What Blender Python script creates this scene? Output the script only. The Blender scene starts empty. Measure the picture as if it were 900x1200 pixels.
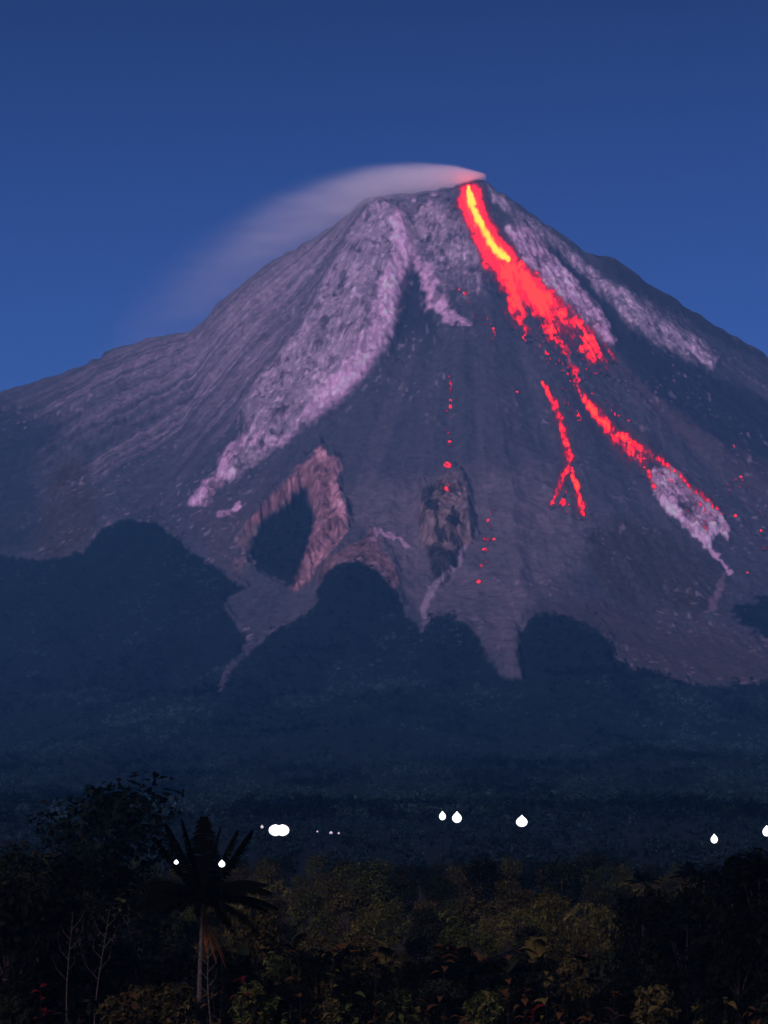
import bpy, bmesh, math, random
import numpy as np
from mathutils import Vector, Matrix, Euler

R = math.radians
random.seed(7)
SC = bpy.context.scene
COL = SC.collection

# ------------------------------------------------------------------ camera
F = 2490.0            # focal length in pixels of a 900 x 1200 frame
ZC = 14.0             # eye height
HOR = 1000.0          # row of the horizon in that frame
cam_d = bpy.data.cameras.new('camera')
cam_d.sensor_fit = 'VERTICAL'
cam_d.sensor_height = 24.0
cam_d.lens = 24.0 * F / 1200.0
cam_d.shift_y = (HOR - 600.0) / 1200.0          # a rising-front lens: verticals stay vertical
cam_d.clip_start = 1.0
cam_d.clip_end = 60000.0
cam = bpy.data.objects.new('camera', cam_d)
cam.location = (0, 0, ZC)
cam.rotation_euler = (R(90), 0, 0)
COL.objects.link(cam)
SC.camera = cam

# ------------------------------------------------------------------ light
SUN_EL, SUN_AZ = 27.0, 203.0                     # azimuth clockwise from +Y: low light from behind the viewer
w = bpy.data.worlds.new('World')
SC.world = w
w.use_nodes = True
nt = w.node_tree
nt.nodes.clear()
sky = nt.nodes.new('ShaderNodeTexSky')
sky.sky_type = 'NISHITA'
sky.sun_disc = False
sky.sun_elevation = R(SUN_EL)
sky.sun_rotation = R(SUN_AZ)
sky.altitude = 900
sky.air_density = 1.4
sky.dust_density = 0.3
sky.ozone_density = 5.0
tint = nt.nodes.new('ShaderNodeMix')
tint.data_type = 'RGBA'
tint.blend_type = 'MULTIPLY'
tint.inputs['Factor'].default_value = 1.0
tint.inputs[7].default_value = (0.29, 0.41, 1.0, 1)   # the blue cast of the long dusk exposure
bg = nt.nodes.new('ShaderNodeBackground')
bg.inputs['Strength'].default_value = 0.060
wo = nt.nodes.new('ShaderNodeOutputWorld')
nt.links.new(sky.outputs[0], tint.inputs[6])
wtc = nt.nodes.new('ShaderNodeTexCoord'); wsp = nt.nodes.new('ShaderNodeSeparateXYZ')
nt.links.new(wtc.outputs['Generated'], wsp.inputs[0])
wmr = nt.nodes.new('ShaderNodeMapRange'); wmr.interpolation_type = 'SMOOTHSTEP'       # the dusk sky darkens evenly with height
wmr.inputs[1].default_value = 0.10; wmr.inputs[2].default_value = 0.50
wmr.inputs[3].default_value = 1.22; wmr.inputs[4].default_value = 0.26
nt.links.new(wsp.outputs['Z'], wmr.inputs[0])
dusk = nt.nodes.new('ShaderNodeMix'); dusk.data_type = 'RGBA'; dusk.blend_type = 'MULTIPLY'; dusk.inputs['Factor'].default_value = 1.0
nt.links.new(tint.outputs[2], dusk.inputs[6]); nt.links.new(wmr.outputs[0], dusk.inputs[7])
nt.links.new(dusk.outputs[2], bg.inputs['Color'])
nt.links.new(bg.outputs[0], wo.inputs['Surface'])

sun_d = bpy.data.lights.new('afterglow_sun', 'SUN')
sun_d.energy = 2.6
sun_d.angle = R(9)
sun_d.color = (1.0, 0.71, 0.86)
sun = bpy.data.objects.new('afterglow_sun', sun_d)
sd = Vector((math.cos(R(SUN_EL)) * math.sin(R(SUN_AZ)), math.cos(R(SUN_EL)) * math.cos(R(SUN_AZ)), math.sin(R(SUN_EL))))
sun.rotation_euler = sd.to_track_quat('Z', 'Y').to_euler()
sun.location = (0, -50, 400)
COL.objects.link(sun)

SC.view_settings.view_transform = 'Standard'
SC.view_settings.look = 'None'
SC.view_settings.exposure = 0.0
SC.view_settings.gamma = 1.0
SC.cycles.volume_bounces = 28
SC.cycles.max_bounces = 28
SC.cycles.diffuse_bounces = 2
SC.cycles.transparent_max_bounces = 8
SC.cycles.volume_step_rate = 1.0
SC.cycles.volume_max_steps = 128
SC.cycles.use_denoising = True

# ------------------------------------------------------------------ small helpers
def tag(o, label=None, cat=None, group=None, kind=None):
    if label: o['label'] = label
    if cat: o['category'] = cat
    if group: o['group'] = group
    if kind: o['kind'] = kind
    return o

def link(name, me, mat=None, parent=None):
    o = bpy.data.objects.new(name, me)
    COL.objects.link(o)
    if mat is not None and me is not None and not me.materials: me.materials.append(mat)
    if parent is not None: o.parent = parent
    return o

def empty(name, loc, rz=0.0):
    o = bpy.data.objects.new(name, None)
    COL.objects.link(o)
    o.location = loc
    o.rotation_euler = (0, 0, rz)
    o.empty_display_size = 0.5
    return o

def mesh_np(name, V, Fa, smooth=True):
    """mesh from numpy vertices and equal-sided faces"""
    V = np.asarray(V, np.float32); Fa = np.asarray(Fa, np.int32)
    me = bpy.data.meshes.new(name)
    n, k = Fa.shape
    me.vertices.add(len(V)); me.vertices.foreach_set('co', V.ravel())
    me.loops.add(n * k); me.loops.foreach_set('vertex_index', Fa.ravel())
    me.polygons.add(n)
    me.polygons.foreach_set('loop_start', np.arange(0, n * k, k, dtype=np.int32))
    me.polygons.foreach_set('loop_total', np.full(n, k, np.int32))
    me.polygons.foreach_set('use_smooth', np.full(n, smooth, bool))
    me.update(calc_edges=True)
    return me

def attr_color(me, name, C):
    a = me.attributes.new(name, 'FLOAT_COLOR', 'POINT')
    A = np.ones((len(C), 4), np.float32); A[:, :3] = C
    a.data.foreach_set('color', A.ravel())

def attr_float(me, name, X):
    a = me.attributes.new(name, 'FLOAT', 'POINT')
    a.data.foreach_set('value', np.asarray(X, np.float32).ravel())

# ---- noise
_rng = np.random.RandomState(11)
_T = _rng.rand(512, 512).astype(np.float32)
def vnoise(x, y, seed=0):
    x = np.asarray(x, np.float64) + seed * 37.31; y = np.asarray(y, np.float64) + seed * 91.7
    xi = np.floor(x).astype(np.int64); yi = np.floor(y).astype(np.int64)
    fx = x - xi; fy = y - yi
    fx = fx * fx * fx * (fx * (fx * 6 - 15) + 10); fy = fy * fy * fy * (fy * (fy * 6 - 15) + 10)
    x0 = xi & 511; x1 = (xi + 1) & 511; y0 = yi & 511; y1 = (yi + 1) & 511
    a = _T[x0, y0]; b = _T[x1, y0]; c = _T[x0, y1]; d = _T[x1, y1]
    return (a + (b - a) * fx) * (1 - fy) + (c + (d - c) * fx) * fy
def fbm(x, y, oct=4, seed=0, gain=0.5, ridge=False):
    s = 0.0; amp = 1.0; tot = 0.0
    for i in range(oct):
        n = vnoise(x * 2 ** i, y * 2 ** i, seed + i * 3.7)
        if ridge: n = 1 - np.abs(2 * n - 1)
        s = s + amp * n; tot += amp; amp *= gain
    return s / tot
def sstep(a, b, x):
    t = np.clip((x - a) / (b - a), 0, 1)
    return t * t * (3 - 2 * t)

def sdf(P, px, py, pad=60):
    """signed distance to a polygon (negative inside), far away from it just a large number"""
    P = np.asarray(P, float)
    out = np.full(px.shape, 1e3)
    sel = (px > P[:, 0].min() - pad) & (px < P[:, 0].max() + pad) & (py > P[:, 1].min() - pad) & (py < P[:, 1].max() + pad)
    x = px[sel]; y = py[sel]
    d = np.full(x.shape, 1e9); ins = np.zeros(x.shape, bool)
    n = len(P)
    for i in range(n):
        ax, ay = P[i]; bx, by = P[(i + 1) % n]
        ex, ey = bx - ax, by - ay
        t = np.clip(((x - ax) * ex + (y - ay) * ey) / (ex * ex + ey * ey + 1e-9), 0, 1)
        d = np.minimum(d, np.hypot(x - ax - t * ex, y - ay - t * ey))
        c = ((ay > y) != (by > y))
        xc = ax + (y - ay) * ex / (ey if abs(ey) > 1e-9 else 1e-9)
        ins ^= c & (x < xc)
    out[sel] = np.where(ins, -d, d)
    return out

def sline(P, px, py, pad=60):
    """distance to a polyline whose points are (x, y, half width): returns distance / half width"""
    out = np.full(px.shape, 1e3)
    P = np.asarray(P, float)
    sel = (px > P[:, 0].min() - pad) & (px < P[:, 0].max() + pad) & (py > P[:, 1].min() - pad) & (py < P[:, 1].max() + pad)
    x = px[sel]; y = py[sel]
    d = np.full(x.shape, 1e3)
    for (ax, ay, aw), (bx, by, bw) in zip(P[:-1], P[1:]):
        ex, ey = bx - ax, by - ay
        t = np.clip(((x - ax) * ex + (y - ay) * ey) / (ex * ex + ey * ey + 1e-9), 0, 1)
        d = np.minimum(d, np.hypot(x - ax - t * ex, y - ay - t * ey) / (aw + (bw - aw) * t))
    out[sel] = d
    return out

# ------------------------------------------------------------------ materials
def mat_new(name):
    m = bpy.data.materials.new(name)
    m.use_nodes = True
    b = m.node_tree.nodes['Principled BSDF']
    b.inputs['Roughness'].default_value = 0.9
    b.inputs['Specular IOR Level'].default_value = 0.1
    return m, m.node_tree, b

def noise_node(nt, scale, detail=4, rough=0.6, coord='Object'):
    tc = nt.nodes.new('ShaderNodeTexCoord')
    n = nt.nodes.new('ShaderNodeTexNoise')
    n.inputs['Scale'].default_value = scale
    n.inputs['Detail'].default_value = detail
    n.inputs['Roughness'].default_value = rough
    nt.links.new(tc.outputs[coord], n.inputs['Vector'])
    return n

def mat_rock():
    m, nt, b = mat_new('volcanic_rock')
    at = nt.nodes.new('ShaderNodeAttribute'); at.attribute_name = 'albedo'
    n = noise_node(nt, 0.06, 6, 0.65)
    r = nt.nodes.new('ShaderNodeMapRange')
    r.inputs[1].default_value = 0.3; r.inputs[2].default_value = 0.7
    r.inputs[3].default_value = 0.72; r.inputs[4].default_value = 1.25
    nt.links.new(n.outputs['Fac'], r.inputs[0])
    mx = nt.nodes.new('ShaderNodeMix'); mx.data_type = 'RGBA'; mx.blend_type = 'MULTIPLY'
    mx.inputs['Factor'].default_value = 1.0
    nt.links.new(at.outputs['Color'], mx.inputs[6]); nt.links.new(r.outputs[0], mx.inputs[7])
    nt.links.new(mx.outputs[2], b.inputs['Base Color'])
    bp = nt.nodes.new('ShaderNodeBump'); bp.inputs['Strength'].default_value = 0.32; bp.inputs['Distance'].default_value = 6.0
    n2 = noise_node(nt, 0.11, 5, 0.7)
    nt.links.new(n2.outputs['Fac'], bp.inputs['Height']); nt.links.new(bp.outputs[0], b.inputs['Normal'])
    b.inputs['Roughness'].default_value = 0.95
    return m

def mat_simple(name, c0, c1, scale=1.5, rough=0.85, bump=0.0):
    m, nt, b = mat_new(name)
    n = noise_node(nt, scale, 4, 0.6)
    cr = nt.nodes.new('ShaderNodeValToRGB')
    cr.color_ramp.elements[0].position = 0.3; cr.color_ramp.elements[1].position = 0.7
    cr.color_ramp.elements[0].color = (*c0, 1); cr.color_ramp.elements[1].color = (*c1, 1)
    nt.links.new(n.outputs['Fac'], cr.inputs[0]); nt.links.new(cr.outputs[0], b.inputs['Base Color'])
    b.inputs['Roughness'].default_value = rough
    if bump:
        bp = nt.nodes.new('ShaderNodeBump'); bp.inputs['Strength'].default_value = 0.6; bp.inputs['Distance'].default_value = bump
        nt.links.new(n.outputs['Fac'], bp.inputs['Height']); nt.links.new(bp.outputs[0], b.inputs['Normal'])
    return m

def mat_lava():
    m, nt, b = mat_new('molten_lava')
    at = nt.nodes.new('ShaderNodeAttribute'); at.attribute_name = 'lava_heat'
    cr = nt.nodes.new('ShaderNodeValToRGB')
    els = [(0.0, (0, 0, 0)), (0.10, (0.0012, 0.00006, 0.00016)), (0.25, (0.022, 0.0004, 0.0012)), (0.42, (0.13, 0.001, 0.003)), (0.55, (0.45, 0.0018, 0.0042)),
           (0.66, (0.9, 0.0034, 0.0034)), (0.78, (1.2, 0.030, 0.0016)), (0.88, (1.5, 0.11, 0.0024)), (1.0, (1.8, 0.20, 0.013))]
    rp = cr.color_ramp
    rp.elements[0].position, rp.elements[0].color = els[0][0], (*els[0][1], 1)
    rp.elements[1].position, rp.elements[1].color = els[-1][0], (*els[-1][1], 1)
    for p, c in els[1:-1]:
        e = rp.elements.new(p); e.color = (*c, 1)
    nt.links.new(at.outputs['Fac'], cr.inputs[0])
    a2 = nt.nodes.new('ShaderNodeAttribute'); a2.attribute_name = 'albedo'
    nt.links.new(a2.outputs['Color'], b.inputs['Base Color'])
    nt.links.new(cr.outputs[0], b.inputs['Emission Color'])
    b.inputs['Emission Strength'].default_value = 6.0
    return m

M_ROCK = mat_rock()
M_LAVA = mat_lava()

# ------------------------------------------------------------------ the volcano: a height field
DS = 6000.0                                     # distance of the summit ridge
SIL = [(-900, 640), (-300, 545), (-100, 490), (0, 459), (60, 441), (118, 417), (122, 410), (150, 403), (183, 393), (205, 390), (236, 380), (256, 354), (300, 318),
       (350, 290), (400, 257), (428, 234), (440, 230), (452, 228), (480, 227), (510, 222), (540, 216), (556, 212), (566, 213), (590, 228),
       (640, 263), (688, 295), (700, 298), (720, 303), (745, 320), (760, 331), (790, 350), (820, 369), (860, 394), (900, 419), (1000, 480), (1200, 570), (1800, 690)]
SX = np.array([(p[0] - 450) / F * DS for p in SIL]); SZ = np.array([ZC + (HOR - p[1]) / F * DS for p in SIL])
PRO = [(0, 0), (300, 0), (450, 5), (700, 14), (1000, 25), (1500, 46), (2000, 78), (2500, 126), (3000, 195), (3500, 295), (4000, 450), (4300, 590), (4600, 765),
       (5000, 1052), (5300, 1300), (5600, 1562), (5800, 1740), (6000, 1915), (6200, 1740), (6800, 1200), (7500, 780), (9000, 300), (11000, 20), (14000, 0)]
PY_, PZ_ = np.array(PRO, float).T
def prof(y):
    # smooth interpolation through the profile points
    return np.interp(y, PY_, PZ_)
_yy = np.linspace(0, 14000, 2801)
_pz = np.interp(_yy, PY_, PZ_)
_k = np.hanning(31); _k /= _k.sum()
_sm = np.convolve(np.pad(_pz, 15, mode='edge'), _k, 'valid')
_cr = np.exp(-((_yy - 6000) / 90.0) ** 2)        # keep the summit ridge sharp
_pz = _sm * (1 - _cr) + _pz * _cr
_pz = _pz / _pz.max() * 1915

def base_z(x, y):
    k = np.interp(x, SX, SZ) / 1915.0
    low = sstep(600, 3800, y)                      # the apron at the foot is not scaled by the crest
    k = 1 + (k - 1) * low
    return np.interp(y, _yy, _pz) * k

u_in = np.linspace(-0.192, 0.192, 640)
u_out = 0.192 + np.cumsum(np.linspace(0.002, 0.03, 26))
U = np.concatenate([-u_out[::-1], u_in, u_out])
# rows: evenly spread in elevation angle on the visible front, coarse behind
yf = np.linspace(430, 6000, 8000)
ang = np.interp(yf, _yy, _pz) - ZC
ang = ang / yf
arc = np.concatenate([[0], np.cumsum(np.abs(np.diff(ang)) + 0.0000045)])
rows = np.interp(np.linspace(0, arc[-1], 720), arc, yf)
rows = np.concatenate([rows, [6010, 6025, 6050, 6100, 6200, 6400, 6800, 7400, 8200, 9500, 11500]])
NU, NY = len(U), len(rows)
UU, YY = np.meshgrid(U, rows)                      # shape (NY, NU)
XX = UU * YY
Z0 = base_z(XX, YY)

def proj(x, y, z):
    return 450 + F * x / y, HOR - F * (z - ZC) / y

AX = (552 - 450) / F * DS                          # the vent
def polar(x, y):
    dx = x - AX; dy = 6030 - y
    return np.arctan2(dx, np.maximum(dy, 1) + 200), np.hypot(dx, dy)

# outlines of what lies on the cone, traced as seen from the south (900 x 1200 frame)
SPUR = [(437, 231), (462, 243), (474, 262), (484, 292), (479, 305), (470, 325), (463, 372), (455, 398), (430, 430), (405, 452), (372, 490), (340, 512), (300, 543),
        (272, 563), (262, 560), (275, 530), (290, 505), (285, 482), (298, 450), (318, 425), (345, 392), (370, 350), (395, 300), (418, 260)]
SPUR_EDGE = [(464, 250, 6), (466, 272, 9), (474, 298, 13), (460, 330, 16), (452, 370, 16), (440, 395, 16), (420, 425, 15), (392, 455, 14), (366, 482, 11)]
SPUR_TOE = [(372, 487), (340, 512), (300, 543), (270, 565), (262, 558), (275, 535), (300, 505), (330, 490), (355, 482)]
TONGUE = [(221, 590), (230, 573), (250, 556), (260, 532), (283, 508), (296, 502), (272, 535), (260, 566), (243, 590)]
SLOPE_L = [(436, 231), (300, 320), (250, 362), (235, 383), (140, 415), (40, 470), (40, 560), (90, 575), (160, 540), (235, 520), (290, 470), (330, 410), (400, 300)]
GULLY = [(484, 300), (492, 325), (500, 352), (508, 378), (520, 402), (505, 440), (470, 440), (458, 405), (464, 375), (471, 327)]
MID = [(440, 231), (500, 226), (540, 219), (548, 250), (568, 295), (575, 318), (560, 345), (545, 350), (530, 335), (515, 330), (505, 318), (490, 300), (474, 262)]
MID_STRIP = [(488, 300), (496, 306), (510, 318), (517, 335), (527, 355), (531, 376), (522, 378), (505, 362), (494, 340), (489, 320)]
MID_BAND = [(500, 296), (520, 290), (545, 292), (568, 298), (575, 308), (560, 312), (540, 305), (515, 305), (503, 318)]
MID_LOW = [(530, 365), (548, 375), (562, 392), (560, 400), (545, 392), (532, 380)]
R1 = [(592, 268), (606, 262), (622, 270), (645, 297), (668, 320), (690, 347), (708, 368), (722, 400), (718, 406), (700, 396), (680, 376), (652, 348), (625, 322), (606, 300), (596, 280)]
R0 = [(568, 214), (590, 232), (615, 250), (640, 268), (665, 290), (690, 312), (715, 330), (745, 345), (780, 372), (815, 395), (842, 420), (838, 432), (810, 422), (775, 404), (742, 386),
      (722, 362), (700, 340), (680, 318), (655, 296), (630, 276), (600, 256), (575, 232)]
CAP = [(692, 296), (720, 303), (760, 331), (820, 369), (880, 407), (900, 419), (900, 428), (850, 402), (800, 372), (750, 345), (715, 322)]
DARK_R = [(640, 282), (670, 300), (690, 322), (715, 352), (740, 388), (780, 412), (840, 440), (900, 470), (960, 500), (960, 590), (900, 560), (850, 525), (800, 490), (750, 450), (722, 412),
          (708, 366), (675, 325), (650, 300)]
CRAG = [(375, 522), (381, 533), (395, 536), (399, 552), (396, 562), (402, 580), (405, 598), (411, 612), (402, 626), (382, 652), (366, 672), (347, 693), (340, 690), (349, 660), (362, 630), (370, 608),
        (364, 585), (357, 566), (335, 588), (305, 612), (284, 622), (290, 610), (320, 580), (345, 550), (362, 538)]
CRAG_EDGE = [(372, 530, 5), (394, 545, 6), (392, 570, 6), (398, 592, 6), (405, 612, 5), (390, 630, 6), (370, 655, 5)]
HOLLOW = [(357, 567), (363, 588), (369, 608), (361, 640), (351, 668), (343, 690), (325, 680), (302, 666), (294, 645), (300, 622), (332, 594)]
CRAG_W = [(282, 618), (296, 612), (299, 630), (293, 650), (284, 672), (276, 668), (276, 640)]
ARCH = [(370, 695), (372, 672), (386, 652), (405, 640), (425, 632), (436, 618), (446, 634), (448, 648), (464, 664), (467, 686), (461, 690), (452, 674), (438, 662), (415, 655), (395, 664), (378, 686)]
CRAG_C = [(491, 572), (503, 573), (512, 562), (522, 556), (536, 552), (547, 568), (552, 600), (556, 632), (545, 645), (536, 660), (522, 682), (508, 676), (503, 652), (493, 636), (490, 610)]
CRAG_CD = [(492, 632), (505, 640), (530, 644), (545, 640), (532, 660), (522, 686), (508, 680), (504, 655)]
CRAG_CD2 = [(492, 571), (503, 570), (508, 580), (502, 590), (494, 586)]
STREAK_C = [(547, 640, 3), (535, 662, 3), (512, 682, 4), (500, 705, 4), (497, 725, 3)]
BLOCK = [(766, 552), (776, 547), (790, 548), (806, 566), (828, 586), (846, 603), (856, 618), (854, 634), (846, 626), (836, 630), (832, 645), (818, 632), (796, 612), (774, 588), (764, 570)]
BLOCK_TAIL = [(826, 630, 4), (832, 645, 3), (845, 658, 3), (856, 672, 2.5)]
BLOCK_TAIL2 = [(850, 672, 3), (842, 690, 4), (835, 712, 5)]
SCRUB = [(684, 630), (700, 612), (740, 608), (790, 622), (830, 650), (852, 680), (852, 715), (815, 722), (760, 716), (715, 695), (690, 668)]
BAND_R = [(640, 716), (700, 700), (760, 722), (830, 735), (900, 745), (1000, 760), (1000, 800), (900, 802), (815, 803), (740, 784), (718, 760), (690, 732)]
STRIPE_R = [(700, 415, 5), (760, 465, 9), (820, 515, 14), (900, 565, 26), (1000, 630, 40)]
DARK_LL = [(-200, 560), (0, 470), (40, 485), (75, 500), (60, 530), (40, 560), (60, 590), (45, 640), (0, 655), (-200, 660)]
BROWN_L = [(60, 540), (95, 535), (112, 560), (118, 600), (112, 640), (60, 655), (40, 640), (55, 590)]
LOW_L = [(225, 600), (300, 570), (330, 545), (292, 605), (280, 640), (285, 690), (250, 662)]
FOREST = [(-400, 700), (-200, 665), (0, 652), (50, 655), (98, 647), (107, 635), (125, 617), (150, 609), (185, 614), (202, 627), (225, 648), (250, 664), (275, 681), (290, 692), (270, 699), (261, 715),
          (280, 735), (289, 750), (280, 768), (263, 785), (254, 812), (262, 808), (272, 785), (300, 760), (325, 735), (360, 720), (373, 705), (368, 690), (385, 667), (400, 660), (415, 656), (440, 666),
          (462, 690), (476, 722), (494, 741), (500, 728), (519, 722), (543, 728), (561, 747), (570, 770), (582, 789), (612, 800), (609, 763), (607, 747), (615, 731), (633, 719), (660, 721), (687, 731),
          (708, 744), (717, 756), (721, 770), (740, 784), (767, 790), (815, 803), (900, 801), (1200, 800), (1700, 830), (1700, 1200), (-400, 1200)]
FOREST_R = [(858, 713), (880, 704), (905, 699), (1000, 690), (1100, 720), (1000, 755), (900, 746), (872, 736)]
LOW_C = [(400, 575), (470, 560), (560, 550), (640, 545), (690, 600), (690, 650), (640, 690), (605, 740), (600, 790), (560, 735), (500, 720), (470, 690), (440, 640)]
HOLE = [(797, 588), (806, 584), (815, 592), (812, 604), (803, 603)]
INNER = [(788, 560), (800, 562), (822, 582), (815, 588), (800, 578)]
BUMPS = [(150, 640, 70, 45), (420, 690, 52, 40), (522, 752, 46, 36), (660, 755, 58, 42)]   # rounded wooded knolls

def warp(px, py, a=3.0):
    return (px + a * (fbm(px / 14, py / 14, 3, 1) - .5) * 2 + a * .8 * (vnoise(px / 4.5, py / 4.5, 4) - .5) * 2,
            py + a * (fbm(px / 14, py / 14, 3, 2) - .5) * 2 + a * .8 * (vnoise(px / 4.5, py / 4.5, 5) - .5) * 2)

def masks(px, py, soft=1.0):
    qx, qy = warp(px, py)
    wx, wy = warp(px, py, 7.0)
    m = {}
    def add(k, P, s=2.0, rough=False): m[k] = sstep(s * soft, -s * soft, sdf(P, wx if rough else qx, wy if rough else qy))
    add('spur', SPUR, 5); add('toe', SPUR_TOE, 5); add('tongue', TONGUE, 3); add('slope_l', SLOPE_L, 28, True); add('gully', GULLY, 5)
    add('mid', MID, 8, True); add('mid_strip', MID_STRIP, 5, True); add('mid_band', MID_BAND, 4); add('mid_low', MID_LOW, 4, True)
    add('r1', R1, 3); add('r0', R0, 4); add('cap', CAP, 4); add('dark_r', DARK_R, 6)
    add('crag', CRAG, 2.5); add('hollow', HOLLOW, 3); add('crag_w', CRAG_W, 4, True); add('arch', ARCH, 3)
    add('crag_c', CRAG_C, 2.5); add('crag_cd', CRAG_CD, 3); add('crag_cd2', CRAG_CD2, 3)
    add('block', BLOCK, 2); add('scrub', SCRUB, 12, True); add('band_r', BAND_R, 16, True); add('dark_ll', DARK_LL, 18, True)
    add('low_c', LOW_C, 18, True); add('hole', HOLE, 2); m['hole'] = np.maximum(m['hole'], .7 * sstep(3, -3, sdf(INNER, qx, qy)))
    m['patch'] = sstep(1.2, .5, sline([(274, 599, 3), (279, 595, 4.5), (282, 594, 2)], qx, qy)) + .6 * sstep(1.3, .4, sline([(258, 602, 3), (268, 600, 3)], qx, qy)) + .6 * sstep(1.3, .4, sline([(478, 640, 2), (460, 628, 2.5), (441, 622, 2), (438, 632, 3)], qx, qy))
    add('brown_l', BROWN_L, 12, True); add('low_l', LOW_L, 12, True)
    add('forest', FOREST, 2); add('forest_r', FOREST_R, 4, True)
    for k_ in m: m[k_] = m[k_] * front
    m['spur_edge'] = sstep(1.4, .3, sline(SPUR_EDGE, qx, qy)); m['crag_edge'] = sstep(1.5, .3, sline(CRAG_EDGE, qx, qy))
    m['streak_c'] = sstep(1.2, .5, sline(STREAK_C, qx, qy)); m['tail'] = sstep(1.2, .4, sline(BLOCK_TAIL, qx, qy))
    m['tail2'] = sstep(1.5, .3, sline(BLOCK_TAIL2, qx, qy)); m['stripe_r'] = sstep(1.4, .2, sline(STRIPE_R, wx, wy))
    return m

# relief: gullies radiating from the vent, blocky lava on the spurs, knolls
px0, py0 = proj(XX, YY, Z0)
front = (YY <= 6012).astype(float)
mk = masks(px0, py0, 3.0)
PH, RR = polar(XX, YY)
amp = sstep(100, 900, RR) * sstep(900, 2600, YY)
gul = fbm(PH * 16, RR / 1500, 4, 20, .55, True) - .6
rough = np.clip(mk['spur'] + mk['tongue'] + mk['mid'] + mk['r1'] + mk['r0'] + mk['crag'] + mk['crag_c'] + mk['block'] + mk['arch'] + .35 * mk['slope_l'] + .35 * mk['scrub'] + .4 * mk['crag_w'], 0, 1)
dwn = RR * .35                                       # blocks drawn out down the slope
blk = .35 * (fbm(PH * 34, dwn / 34, 4, 31, .62, True) - .6) + .8 * (fbm(XX / 55, YY / 85, 5, 33, .66, True) - .6)
crest = sstep(6000, 5900, YY) + sstep(6000, 6100, YY)
gul2 = fbm(PH * 6.5, RR / 2200, 3, 24, .5) - .5
dz = amp * (gul * (6 + 6 * mk['slope_l'] + 10 * mk['dark_ll']) + gul2 * 42) * (1 - .6 * mk['gully'])
dz += amp * (fbm(XX / 90, YY / 120, 5, 27, .55, True) - .6) * 22
dz += rough * blk * 30 * (0.25 + .75 * crest)
dz += (fbm(XX / 13, YY / 20, 3, 41) - .5) * (1.6 + 12 * rough) * sstep(1500, 3500, YY)
dz += 26 * mk['spur'] + 14 * mk['tongue'] - 16 * mk['gully'] + 16 * mk['r1'] + 14 * mk['r0'] + 34 * mk['crag'] + 36 * mk['crag_c'] + 14 * mk['block'] + 10 * mk['arch'] + 9 * mk['mid_strip'] - 12 * mk['dark_r']
dz -= 26 * mk['hollow'] + 14 * mk['crag_cd'] + 12 * mk['crag_cd2']
for bx, by, rw, rh in BUMPS:
    dz += 34 * np.exp(-((px0 - bx) / rw) ** 2 - ((py0 - by) / rh) ** 2)
dz += (fbm(PH * 9, RR / 900, 3, 52, .5, True) - .6) * 60 * mk['forest'] * sstep(1500, 3000, YY)
dz *= sstep(6040, 5930, YY) * .85 + .15 * sstep(6600, 6000, YY)
dz += (vnoise(XX / 22, YY * 0 + 3.3, 8) - .5) * 9 * np.exp(-((YY - 6000) / 60) ** 2)   # small teeth along the ridge
ZZ = Z0 + dz * sstep(900, 1800, YY)

# colour of the ground, with the shade of clefts painted in
pxf, pyf = proj(XX, YY, ZZ)
mk = masks(pxf, pyf)
def col(*c): return np.array(c, float)
def mixc(C, c, m): return C * (1 - m[..., None]) + c * m[..., None]
st1 = fbm(PH * 55, RR / 900, 4, 61, .6)               # streaks of sliding debris
st2 = fbm(PH * 150, RR / 500, 3, 63, .6)
bl = .72 * fbm(XX / 36, YY / 52, 5, 65, .68) + .28 * fbm(PH * 40, RR / 130, 4, 67, .6)
fine = vnoise(XX / 7, YY / 7, 66)
ASH, ASHD = col(.068, .076, .096), col(.020, .028, .040)
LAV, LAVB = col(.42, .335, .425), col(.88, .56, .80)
C = np.ones(XX.shape + (3,)) * ASH
C *= (0.78 + .44 * st1)[..., None]
C = mixc(C, col(.105, .098, .118), sstep(.45, .75, st1) * .5)
C = mixc(C, col(.165, .145, .175), mk['low_c'] * (.45 + .5 * sstep(.35, .65, bl)))
C = mixc(C, col(.29, .24, .30), mk['slope_l'] * (.35 + .65 * sstep(.35, .65, st1)) * sstep(560, 330, pyf - .35 * pxf + 60))
C = mixc(C, col(.10, .085, .10), mk['low_l'] * .6)
C = mixc(C, col(.32, .26, .32), mk['slope_l'] * .6 * sstep(.52, .72, st2 * .5 + st1 * .5) * .8)
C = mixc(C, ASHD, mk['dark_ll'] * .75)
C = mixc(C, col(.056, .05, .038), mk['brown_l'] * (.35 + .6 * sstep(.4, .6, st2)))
C = mixc(C, col(.40, .31, .39), mk['mid'] * (.25 + .75 * sstep(.38, .62, bl)) * (1 - .7 * sstep(25, 5, np.hypot(pxf - 525, (pyf - 232) * 1.0)))) 
C = mixc(C, LAV, mk['spur'] * (.5 + .5 * sstep(.35, .6, bl)))
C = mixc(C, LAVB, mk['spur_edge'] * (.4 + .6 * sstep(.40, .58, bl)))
C = mixc(C, LAVB, mk['toe'] * sstep(.42, .6, bl) * .75)
C = mixc(C, LAVB, mk['tongue'] * (.35 + .5 * sstep(.35, .6, bl)))
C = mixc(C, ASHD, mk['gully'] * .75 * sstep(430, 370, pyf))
C = mixc(C, LAVB * .9, mk['mid_strip'] * (.3 + .7 * sstep(.35, .6, bl)))
C = mixc(C, LAV * 1.1, mk['mid_band'] * (.2 + .7 * sstep(.4, .6, bl)))
C = mixc(C, LAVB, mk['mid_low'] * sstep(.52, .62, bl) * .7)
C = mixc(C, ASHD * .9, mk['dark_r'] * .85)
C = mixc(C, LAV * 1.2, mk['r0'] * (.25 + .7 * sstep(.35, .6, bl)))
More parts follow.
